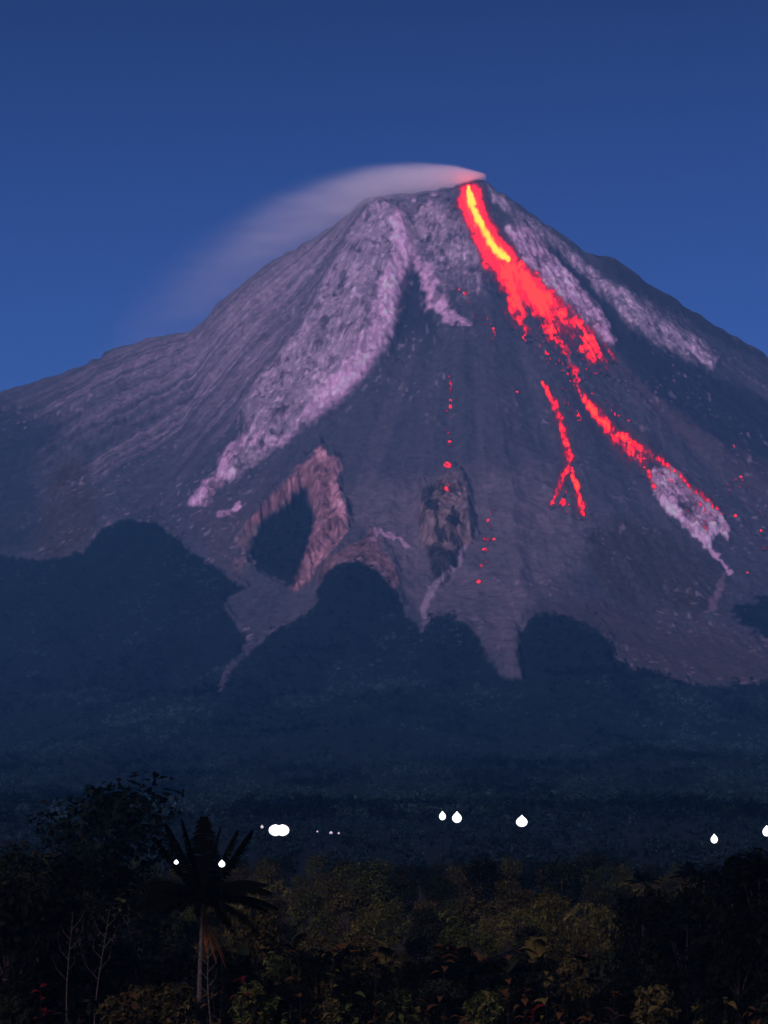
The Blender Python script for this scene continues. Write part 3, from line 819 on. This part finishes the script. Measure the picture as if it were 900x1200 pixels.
# ------------------------------------------------------------------ palms
def frond_mesh(name, L, elev, az, droop, seed, c0, c1, nl=34, wide=.24, mat=None):
    """an arched rib with two rows of leaflets"""
    rng = np.random.RandomState(seed)
    ca, sa = math.cos(az), math.sin(az)
    def P(t):
        r = L * (math.cos(elev) * t + .06 * t * t); z = L * (math.sin(elev) * t - droop * t * t)
        return np.array([ca * r, sa * r, z])
    V, T = [], []
    side = np.array([-sa, ca, 0.0])
    m = 12
    for i in range(m + 1):                       # the rib, a thin three sided rod
        p = P(i / m); q = .035 * (1 - .8 * i / m)
        V += [p + side * q, p - side * q, p + np.array([0, 0, q * 1.6])]
    for i in range(m):
        for k in range(3):
            a = i * 3 + k; b = i * 3 + (k + 1) % 3
            T += [(a, b, b + 3), (a, b + 3, a + 3)]
    for i in range(nl):
        t = .14 + .86 * i / (nl - 1)
        p = P(t); d = P(min(t + .02, 1.02)) - P(t - .02); d /= np.linalg.norm(d)
        ll = L * wide * (math.sin(math.pi * min(1, (t + .12) * .86)) ** .7 + .12) * rng.uniform(.85, 1.12)
        for s in (-1, 1):
            o = side * s * .78 + d * .55 + np.array([0, 0, -.16 - .35 * t - rng.uniform(0, .2)])
            o /= np.linalg.norm(o)
            wv = d * .055 * L / 5
            tip = p + o * ll + np.array([0, 0, -.18 * ll])
            mid = p + o * ll * .55
            b = len(V)
            V += [p - wv * .6, p + wv * .6, mid + wv, mid - wv, tip]
            T += [(b, b + 1, b + 2), (b, b + 2, b + 3), (b + 3, b + 2, b + 4)]
    me = mesh_np(name, np.array(V), np.array(T), False)
    C_ = np.array(c0)[None] + (np.array(c1) - np.array(c0))[None] * rng.rand(len(V), 1)
    attr_color(me, 'albedo', C_)
    me.materials.append(mat or M_FOLI)
    return me
def palm(px, y, py_crown, lean, label, frs, seed, tr_r=.16, tr_mat=None, parts=True):
    x = at(px, y); zg = flat_z(x, y)
    zc = top_z(py_crown, y) - zg
    t = empty('coconut_palm', (x, y, zg))
    tag(t, label, 'palm tree')
    n = 16
    path = []
    for i in range(n + 1):
        f = i / n
        path.append((lean * f * f, 0, zc * f - .1, tr_r * (1.35 - .55 * f) * (1.0 + (.10 if i % 2 else 0))))
    link('trunk', tubes('trunk', [path], tr_mat or M_BARK, 8), None, t)
    for k, (L, el, az, dr) in enumerate(frs):
        o = link('frond', frond_mesh('frond', L, el, az, dr, seed + k, (.0008, .001, .0008), (.003, .004, .002), 64, .18), None, t)
        o.location = (lean, 0, zc)
    return t, Vector((lean, 0, zc))
rg = random.Random(21)
frs = []
for az, el in ((.1, 82), (3.0, 80), (.3, 70), (2.8, 68), (-.2, 60), (3.3, 58), (1.6, 86)): frs.append((rg.uniform(6.2, 7.0), R(el), az, rg.uniform(.02, .10)))
for k in range(8): frs.append((rg.uniform(5.4, 6.4), R(rg.uniform(36, 56)), k * .785 + rg.uniform(-.2, .2), rg.uniform(.5, .75)))
for k in range(9): frs.append((rg.uniform(4.6, 5.6), R(rg.uniform(12, 34)), k * .7 + .35 + rg.uniform(-.2, .2), rg.uniform(.45, .75)))
for az, el, dr in ((.05, 42, .42), (.1, 26, .5), (3.1, 46, .45), (3.2, 28, .55), (.02, 50, .5), (3.16, 36, .5)): frs.append((5.8, R(el), az, dr))
pm, crown = palm(233, 160, 1058, .35, 'coconut palm in the left foreground with a brown dead frond hanging on its trunk', frs, 300, .17, M_PALE)
for k, (az, L, el) in enumerate(((-.15, 4.6, -72), (-.6, 4.2, -76), (.35, 4.0, -70), (-1.2, 3.4, -78))):
    o = link('dead_frond', frond_mesh('dead_frond', L, R(el), az, .06, 400 + k, (.2, .08, .02), (.3, .12, .03), 24, .10, M_DEAD), None, pm)
    o.location = (crown.x, -.15, crown.z - .1)
    o['label'] = 'brown dead frond hanging down the trunk'
for px, y, pyc, sc, lab in ((750, 300, 1034, .62, 'small dark palm above the right hand grove, the left of two'), (808, 300, 1026, .68, 'small dark palm above the right hand grove, the right of two'),
                            (886, 310, 1022, .6, 'small dark palm near the right edge behind the tall tree')):
    f2 = [(rg.uniform(4.2, 5.2) * sc, R(rg.uniform(8, 82)), k * .42 + rg.uniform(-.2, .2), rg.uniform(.15, .55)) for k in range(15)]
    palm(px, y, pyc, .1, lab, f2, 500 + int(px), .13)

# bare pale stems
def bare_stem(px, y, py0_, py1_, lean, label, r=.10):
    x = at(px, y); z0_ = min(top_z(py0_, y), top_z(1190, y)); z1_ = top_z(py1_, y)
    zg = flat_z(x, y)
    t = empty('bare_sapling', (x, y, zg)); tag(t, label, 'sapling')
    h = z1_ - zg
    rb = random.Random(int(px))
    n = 8
    def spine(f): return (lean * f ** 1.4 + .10 * math.sin(5 * f + px), .05 * math.sin(7 * f), h * f)
    link('trunk', tubes('trunk', [[(*spine(i / n), r * (1 - .75 * i / n)) for i in range(n + 1)]], M_PALE, 6), None, t)
    for k in range(6):
        f = .5 + .075 * k; q = spine(f); sgn = 1 if k % 2 else -1; ll = h * rb.uniform(.10, .20)
        pts = [q, (q[0] + sgn * ll * .4, q[1] + rb.uniform(-.2, .2), q[2] + ll * .45), (q[0] + sgn * ll * rb.uniform(.45, .7), q[1] + rb.uniform(-.3, .3), q[2] + ll * 1.05)]
        link('branch', tubes('branch', [[(*pts[0], r * .4), (*pts[1], r * .25), (*pts[2], r * .08)]], M_PALE, 5), None, t)
bare_stem(247, 156, 1170, 1108, -.25, 'bare pale stem beside the trunk of the coconut palm', .09)
bare_stem(110, 150, 1150, 1066, 1.0, 'slanting bare sapling with a pale trunk below the tallest tree', .07)
bare_stem(78, 152, 1150, 1070, .35, 'forked bare sapling with a pale trunk in the left foreground', .07)

# ------------------------------------------------------------------ low plants of the foreground, each leaf a blade of its own
def blade_mesh(seed, pal):
    rng = np.random.RandomState(seed)
    V, T = [], []
    n = 5
    for i in range(n + 1):
        t = i / n
        r, z = .95 * t, .75 * t - .85 * t * t
        wv = .26 * math.sin(math.pi * min(.98, t * .9 + .1)) + .01
        V += [(r, -wv, z + .06 * wv / .26), (r, 0, z), (r, wv, z + .06 * wv / .26)]
    for i in range(n):
        a = i * 3
        T += [(a, a + 3, a + 4), (a, a + 4, a + 1), (a + 1, a + 4, a + 5), (a + 1, a + 5, a + 2)]
    me = mesh_np('leaf', V, T, True)
    attr_color(me, 'albedo', np.array(pal)[None] * rng.uniform(.7, 1.2, (len(V), 1)))
    me.materials.append(M_FOLI)
    return me
BL = {'green': (.040, .050, .012), 'olive': (.060, .052, .015), 'red': (.055, .008, .006), 'brown': (.045, .024, .010), 'dark': (.009, .012, .006)}
BLADES = {k: [blade_mesh(600 + 3 * i + j, c) for j in range(2)] for i, (k, c) in enumerate(BL.items())}
STALK = tubes('stalk', [[(0, 0, -.1, .05), (.05, .02, .4, .04), (0, 0, .9, .02)]], M_DARKB, 6)
def leafy_plant(px, y, py_top, kind, label, nleaf=12, L=1.0, up=0.0):
    x = at(px, y); zg = flat_z(x, y); h = max(.8, top_z(py_top, y) - zg)
    t = empty('broadleaf_plant', (x, y, zg), random.uniform(0, 6.28)); tag(t, label, 'plant', 'broad leaved plants along the bottom of the picture')
    s = link('stalk', STALK, None, t); s.scale = (1, 1, h)
    for k in range(nleaf):
        o = link('leaf', random.choice(BLADES[kind]), None, t)
        o.location = (0, 0, h * random.uniform(.2, .98) if not up else h * (.35 + .5 * k / nleaf))
        o.rotation_euler = (random.uniform(-.3, .3), random.uniform(-.6, .3) - up, k * 2.4 + random.uniform(-.3, .3))
        q = L * random.uniform(.7, 1.25); o.scale = (q, q, q)
WHERE = lambda px: ('at the left edge' if px < 110 else 'below the coconut palm' if px < 320 else 'left of the middle' if px < 450 else 'right of the middle' if px < 620 else 'below the dark right grove' if px < 800 else 'at the right edge')
SHRUB = {}
for i, pal in enumerate(('black', 'dark', 'brown', 'moss')):
    for v in range(2): SHRUB[(pal, v)] = tree_mesh(900 + i * 2 + v, pal, 'bush', 900, .13)
px_ = -10
for y0_, step, (pa, pb) in ((184, 34, (1112, 1132)), (170, 37, (1130, 1152)), (160, 40, (1150, 1172))):
    px_ = -20 + random.uniform(0, step)
    while px_ < 920:
        yy_ = y0_ + random.uniform(-5, 5); x = at(px_, yy_); zg = flat_z(x, yy_)
        h = top_z(random.uniform(pa, pb), yy_) - zg
        pal = random.choice(('black', 'dark', 'brown', 'black', 'moss')) if 260 < px_ < 740 else random.choice(('black', 'black', 'dark', 'black', 'brown'))
        t = empty('shrub', (x, yy_, zg), random.uniform(0, 6.28))
        tag(t, '%s shrub %s in the %s row of undergrowth' % (WORD[pal], WHERE(px_), {184: 'back', 170: 'middle', 160: 'front'}[y0_]), 'shrub', 'shrubs of the foreground undergrowth')
        tr, cr = SHRUB[(pal, random.randint(0, 1))]
        link('stem', tr, None, t); link('crown', cr, None, t)
        t.scale = (h * .85, h * .85, h)
        px_ += step * random.uniform(.65, 1.3)
KW = {'green': 'green', 'olive': 'olive', 'red': 'reddish', 'brown': 'brown', 'dark': 'dark green'}
for px, y, pt, kind in [(286, 150, 1158, 'green'), (315, 148, 1168, 'green'), (300, 152, 1150, 'olive'), (352, 149, 1166, 'brown'), (390, 150, 1165, 'olive'), (412, 147, 1160, 'green'), (400, 150, 1178, 'green'), (455, 149, 1172, 'olive'),
                        (475, 147, 1165, 'green'), (500, 149, 1175, 'brown'), (490, 146, 1182, 'olive'), (570, 150, 1160, 'olive'), (625, 148, 1174, 'red'), (615, 152, 1150, 'brown'), (660, 150, 1155, 'brown'), (690, 149, 1158, 'brown'),
                        (720, 150, 1160, 'brown'), (775, 149, 1172, 'olive'), (815, 148, 1172, 'olive'), (850, 149, 1165, 'olive'), (885, 148, 1172, 'brown'), (285, 153, 1144, 'red'), (250, 151, 1155, 'brown'), (205, 150, 1160, 'dark'),
                        (150, 149, 1165, 'brown'), (105, 149, 1170, 'dark'), (48, 152, 1150, 'red'), (25, 149, 1168, 'dark'), (80, 147, 1180, 'dark'), (180, 147, 1182, 'dark'), (340, 146, 1186, 'green'), (540, 147, 1184, 'brown'),
                        (440, 158, 1110, 'brown'), (350, 160, 1095, 'brown'), (520, 160, 1105, 'brown'), (595, 159, 1112, 'brown'), (640, 160, 1100, 'olive'), (390, 162, 1088, 'olive')]:
    leafy_plant(px, y, pt, kind, '%s broad leaved plant %s at the foot of the picture' % (KW[kind], WHERE(px)))

for px, y, pt, kind, n_, L_ in [(530, 190, 1108, 'brown', 8, 2.6), (556, 186, 1120, 'brown', 7, 2.4), (452, 195, 1104, 'olive', 8, 2.4), (395, 190, 1112, 'brown', 7, 2.2), (630, 196, 1100, 'olive', 8, 2.6), (680, 188, 1118, 'brown', 7, 2.2),
                                (345, 196, 1096, 'olive', 7, 2.2), (285, 186, 1112, 'dark', 8, 2.4), (590, 182, 1130, 'dark', 7, 2.3), (490, 184, 1126, 'green', 7, 2.2)]:
    leafy_plant(px, y, pt, kind, 'tall %s plant with long drooping leaves %s behind the undergrowth' % (KW[kind], WHERE(px)), n_ + 5, L_, .5)

# ------------------------------------------------------------------ lamps of the village at the foot of the volcano
def mat_lamp(name, c, s):
    m, nt, b = mat_new(name)
    b.inputs['Base Color'].default_value = (.8, .8, .8, 1)
    b.inputs['Emission Color'].default_value = (*c, 1)
    lw = nt.nodes.new('ShaderNodeLayerWeight'); lw.inputs['Blend'].default_value = .5
    mr = nt.nodes.new('ShaderNodeMapRange'); mr.interpolation_type = 'SMOOTHSTEP'; mr.inputs[1].default_value = 1.0; mr.inputs[2].default_value = .15; mr.inputs[3].default_value = 0.0; mr.inputs[4].default_value = s
    nt.links.new(lw.outputs['Facing'], mr.inputs[0]); nt.links.new(mr.outputs[0], b.inputs['Emission Strength'])  # emission fades towards the rim, softening the globe's edge
    return m
M_LAMP = mat_lamp('lamp_glass', (.93, .97, 1.0), 3.6)
M_LAMP2 = mat_lamp('dim_lamp_glass', (.75, .55, .62), .35)
M_STEEL = mat_simple('lamp_steel', (.004, .004, .005), (.008, .008, .008), 8, .8)
def lathe(name, prof_, mat, sides=16):
    V, Fq = [], []
    for r, z in prof_:
        for k in range(sides):
            a = 2 * math.pi * k / sides; V.append((r * math.cos(a), r * math.sin(a), z))
    for i in range(len(prof_) - 1):
        for k in range(sides): Fq.append((i * sides + k, i * sides + (k + 1) % sides, (i + 1) * sides + (k + 1) % sides, (i + 1) * sides + k))
    me = mesh_np(name, V, Fq, True); me.materials.append(mat)
    return me
DROP = [(0.02, -1.0), (.5, -.9), (.86, -.55), (1.0, -.1), (.92, .3), (.68, .66), (.36, .95), (.13, 1.15), (.05, 1.3)]  # globe profile tapered and oversized to take in the lamp's bloom
ROUND = [(.02, -1.0), (.5, -.86), (.86, -.5), (1.0, 0), (.88, .48), (.52, .85), (.12, 1.0)]
def lamp(px, py, w_, h_, label, y=445.0, heads=((0, 0),), dim=False):
    x = at(px, y); zg = ground_z(x, y); zl = top_z(py, y); th = 1.0 if y > 300 else .2
    t = empty('street_lamp', (x, y, zg)); tag(t, label, 'street lamp', 'lit lamps at the foot of the volcano')
    rx = w_ / 2 * y / F; rz = h_ / 2 * y / F
    H = zl - zg
    top = H - rz * .95
    paths = [[(0, 0, -.3, .11 * th), (0, 0, H * .5, .09 * th), (0, 0, top, .07 * th)]]
    link('post', tubes('post', paths, M_STEEL, 8), None, t)
    for dx, dz_ in heads:
        g = link('bloom_globe', lathe('bloom_globe', [(r * rx, z * rz * .8) for r, z in (ROUND if len(heads) > 1 else DROP)], M_LAMP2 if dim else M_LAMP), None, t)
        g.location = (dx * rx, 0, H + dz_ * rz)
        c = link('cap', lathe('cap', [(.16 * rx, 0), (.14 * rx, .14 * rz), (.02 * rx, .2 * rz)], M_STEEL, 10), None, t)
        c.location = (dx * rx, 0, H + dz_ * rz + 1.1 * rz)
lamp(327, 973, 16.5, 17, 'largest white lamp, a pair of globes side by side right of the coconut palm', heads=((-.5, 0), (.5, 0)))
lamp(518.5, 956.5, 8, 11.5, 'left and smaller of the two close white lamps near the middle')
lamp(535.5, 958.5, 11.5, 14.5, 'right and larger of the two close white lamps near the middle')
lamp(611.5, 963, 14, 15, 'round white lamp standing alone right of the middle')
lamp(837, 983.5, 8.5, 12, 'small white lamp near the right edge')
lamp(898.5, 974.5, 10, 14, 'white lamp cut by the right edge of the picture')
lamp(206.5, 1010.5, 5.5, 6, 'tiny white lamp seen left of the coconut palm crown', y=153)
lamp(260, 1012.5, 8, 9.5, 'small white lamp seen right of the coconut palm crown', y=153)
lamp(307, 969, 3.5, 5, 'faint tiny lamp just left of the largest lamp', dim=True)
lamp(388, 976, 4.5, 4, 'brighter of the faint pinkish lamps right of the largest lamp', dim=True)
lamp(397, 976.5, 3, 3, 'rightmost of the faint pinkish lamps right of the largest lamp', dim=True)
lamp(372, 974.5, 2.5, 2.5, 'leftmost of the faint pinkish lamps right of the largest lamp', dim=True)

# ------------------------------------------------------------------ glowing boulders on the ash
def boulder_mesh(seed):
    rng = np.random.RandomState(seed); V1, F1 = ico(2)
    n = fbm(V1[:, 0] * 1.6 + seed, V1[:, 1] * 1.6 + V1[:, 2] * 1.1, 3, seed)
    V = V1 * (.75 + .5 * n)[:, None] * np.array([1.0, .9, .85])
    me = mesh_np('glowing_boulder', V, F1, False)
    h = .06 + .72 * fbm(V1[:, 0] * 2.0, V1[:, 2] * 2.0 + seed, 2, seed + 4)
    attr_float(me, 'lava_heat', np.clip(h, .2, .66)); attr_color(me, 'albedo', np.full((len(V), 3), .06))
    me.materials.append(M_LAVA)
    return me
BOULD = [boulder_mesh(40 + i) for i in range(4)]
def boulder(px, py, d, label):
    p = on_cone(px, py); s = d / 2 * p.y / F
    o = link('glowing_boulder', random.choice(BOULD)); o.location = p + Vector((0, 0, s * .25)); o.scale = (s * random.uniform(.6, .95), s, s * random.uniform(.8, 1.35)); o.rotation_euler = (random.uniform(-.5, .5), random.uniform(-.5, .5), random.uniform(0, 6))
    tag(o, label, 'boulder', 'glowing boulders on the ash slope')
for px, py, d, lab in [(528, 471, 4.5, 'topmost glowing boulder of the line above the brown cracked crag'), (528, 478, 5, 'second glowing boulder from the top of the line above the brown crag'), (527, 519, 4, 'faint glowing boulder halfway down the line above the brown crag'),
                       (524, 548, 11, 'largest glowing boulder, right above the brown cracked crag'), (523, 575, 7, 'dull red boulder on the upper edge of the brown cracked crag'), (572, 610, 5, 'topmost glowing boulder in the line right of the brown crag'),
                       (579, 633, 4, 'small glowing boulder set off to the right in the line right of the brown crag'), (568, 646, 6, 'second large glowing boulder in the line right of the brown crag'), (564, 664, 5, 'glowing boulder next to last in the line right of the brown crag'),
                       (561, 683, 6, 'lowest glowing boulder in the line right of the brown crag'), (682, 598, 8, 'large glowing boulder ending the right fork of the left lava trickle'), (674, 567, 5, 'glowing boulder halfway down the right fork of the left lava trickle'),
                       (648, 591, 6, 'glowing boulder ending the left fork of the left lava trickle'), (657, 566, 5, 'glowing boulder in the left fork of the left lava trickle'), (606, 461, 4, 'lone glowing boulder on the ash left of the lava trickle'),
                       (755, 550, 4, 'glowing boulder just left of the pale block top'), (860, 524, 3.5, 'uppermost lone red boulder near the right edge of the face'), (868, 561, 4, 'red boulder on the right side of the face beside the pale block'), (862, 606, 4.5, 'red boulder right of the lower end of the pale block'), (892, 624, 3.5, 'red boulder closest to the right edge'), (876, 672, 3, 'lowest red boulder at the right of the face'),
                       (545, 345, 5, 'dull glowing boulder left of the upper lava fan'), (578, 388, 4, 'small glowing boulder below the left side of the lava fan')]:
    boulder(px, py, d, lab)

# ------------------------------------------------------------------ smoke drifting off the summit
def smoke():
    # the plume leaves the vent at the right end of the summit and drifts to the left, sinking and spreading
    x_r = (568 - 450) / F * DS; z_r = ZC + (HOR - 209) / F * DS
    L = 1150.0
    n, k = 24, 20
    V = []
    for i in range(n + 1):
        s = L * i / n
        zc, hw, hy = plume_c(s), plume_w(s), 60 + .12 * s
        for j in range(k):
            a = 2 * math.pi * j / k
            V.append((-s + 6, math.cos(a) * hy * 1.02, zc + math.sin(a) * hw * 1.02))
    Fq = []
    for i in range(n):
        for j in range(k):
            Fq.append((i * k + j, (i + 1) * k + j, (i + 1) * k + (j + 1) % k, i * k + (j + 1) % k))
    me = bpy.data.meshes.new('smoke_plume')
    me.from_pydata(V, [], Fq + [tuple(range(k)), tuple(range(n * k + k - 1, n * k - 1, -1))])
    me.update()
    m = bpy.data.materials.new('drifting_smoke'); m.use_nodes = True
    nt = m.node_tree; nt.nodes.clear()
    out = nt.nodes.new('ShaderNodeOutputMaterial')
    pv = nt.nodes.new('ShaderNodeVolumePrincipled')
    pv.inputs['Color'].default_value = (.985, .98, .99, 1)
    pv.inputs['Anisotropy'].default_value = -0.35
    tc = nt.nodes.new('ShaderNodeTexCoord'); sp = nt.nodes.new('ShaderNodeSeparateXYZ')
    nt.links.new(tc.outputs['Object'], sp.inputs[0])
    def mth(op, a, b=None, clamp=False):
        q = nt.nodes.new('ShaderNodeMath'); q.operation = op; q.use_clamp = clamp
        for s_, v in ((0, a), (1, b)):
            if v is None: continue
            if isinstance(v, (int, float)): q.inputs[s_].default_value = v
            else: nt.links.new(v, q.inputs[s_])
        return q.outputs[0]
    s = mth('MULTIPLY', sp.outputs['X'], -1.0)
    s0 = mth('MAXIMUM', s, 0.0)
    zc = mth('SUBTRACT', mth('MULTIPLY', s0, PL_A), mth('MULTIPLY', mth('MULTIPLY', s0, s0), PL_B))
    hw = mth('ADD', mth('MULTIPLY', mth('POWER', mth('DIVIDE', mth('ADD', s0, 3.0), 80.0, True), 0.6), PL_W0), mth('MULTIPLY', s0, PL_W1))
    hy = mth('ADD', 60.0, mth('MULTIPLY', s0, .12))
    dzz = mth('DIVIDE', mth('SUBTRACT', sp.outputs['Z'], zc), hw)
    dy = mth('DIVIDE', sp.outputs['Y'], hy)
    nz = nt.nodes.new('ShaderNodeTexNoise'); mp = nt.nodes.new('ShaderNodeMapping')
    mp.inputs['Scale'].default_value = (.007, .014, .034)
    mp.inputs['Rotation'].default_value = (0, R(-14), 0)
    nt.links.new(tc.outputs['Object'], mp.inputs[0]); nt.links.new(mp.outputs[0], nz.inputs['Vector'])
    nz.inputs['Scale'].default_value = 1.0; nz.inputs['Detail'].default_value = 3.0
    d2 = mth('ADD', mth('MULTIPLY', dzz, dzz), mth('MULTIPLY', dy, dy))
    core = mth('POWER', mth('SUBTRACT', 1.0, d2, True), 2.0)
    core = mth('MULTIPLY', core, mth('ADD', .35, mth('MULTIPLY', mth('POWER', nz.outputs['Fac'], 2.0), 2.4)))
    fall = mth('ADD', mth('MULTIPLY', mth('POWER', 2.718, mth('DIVIDE', s0, -125.0)), .34), mth('MULTIPLY', mth('POWER', 2.718, mth('DIVIDE', s0, -620.0)), .0068))
    edge = mth('DIVIDE', mth('ADD', s, 4.0), 14.0, True)
    end = mth('DIVIDE', mth('SUBTRACT', L, s), 500.0, True)
    den = mth('MULTIPLY', mth('MULTIPLY', core, fall), mth('MULTIPLY', edge, end))
    nt.links.new(den, pv.inputs['Density'])
    nt.links.new(pv.outputs[0], out.inputs['Volume'])
    o = link('smoke_plume', me, m)
    o.location = (x_r, 6000 + 8, z_r)
    tag(o, 'pale smoke plume trailing left from the summit', 'smoke', kind='stuff')
PL_A, PL_B, PL_W0, PL_W1 = 0.046, 0.00054, 19.0, 0.21
def plume_c(s): return PL_A * s - PL_B * s * s
def plume_w(s): return PL_W0 * min(1.0, (s + 3.0) / 80.0) ** .6 + PL_W1 * s
smoke()

# ------------------------------------------------------------------ the blue evening air
hb = bpy.data.meshes.new('haze')
x0, x1, y0, y1, z0, z1 = -9300, 9300, -1800, 14400, -9.5, 2120
hb.from_pydata([(x, y, z) for x in (x0, x1) for y in (y0, y1) for z in (z0, z1)], [],
               [(0, 1, 3, 2), (4, 6, 7, 5), (0, 4, 5, 1), (2, 3, 7, 6), (0, 2, 6, 4), (1, 5, 7, 3)])
mh = bpy.data.materials.new('evening_haze'); mh.use_nodes = True
mh.node_tree.nodes.clear()
_o = mh.node_tree.nodes.new('ShaderNodeOutputMaterial'); _v = mh.node_tree.nodes.new('ShaderNodeVolumePrincipled')
_v.inputs['Color'].default_value = (.15, .52, 1.0, 1)
_v.inputs['Density'].default_value = 0.000066
mh.node_tree.links.new(_v.outputs[0], _o.inputs['Volume'])
tag(link('haze', hb, mh), 'thin blue evening haze between the trees and the volcano', 'haze', kind='stuff')
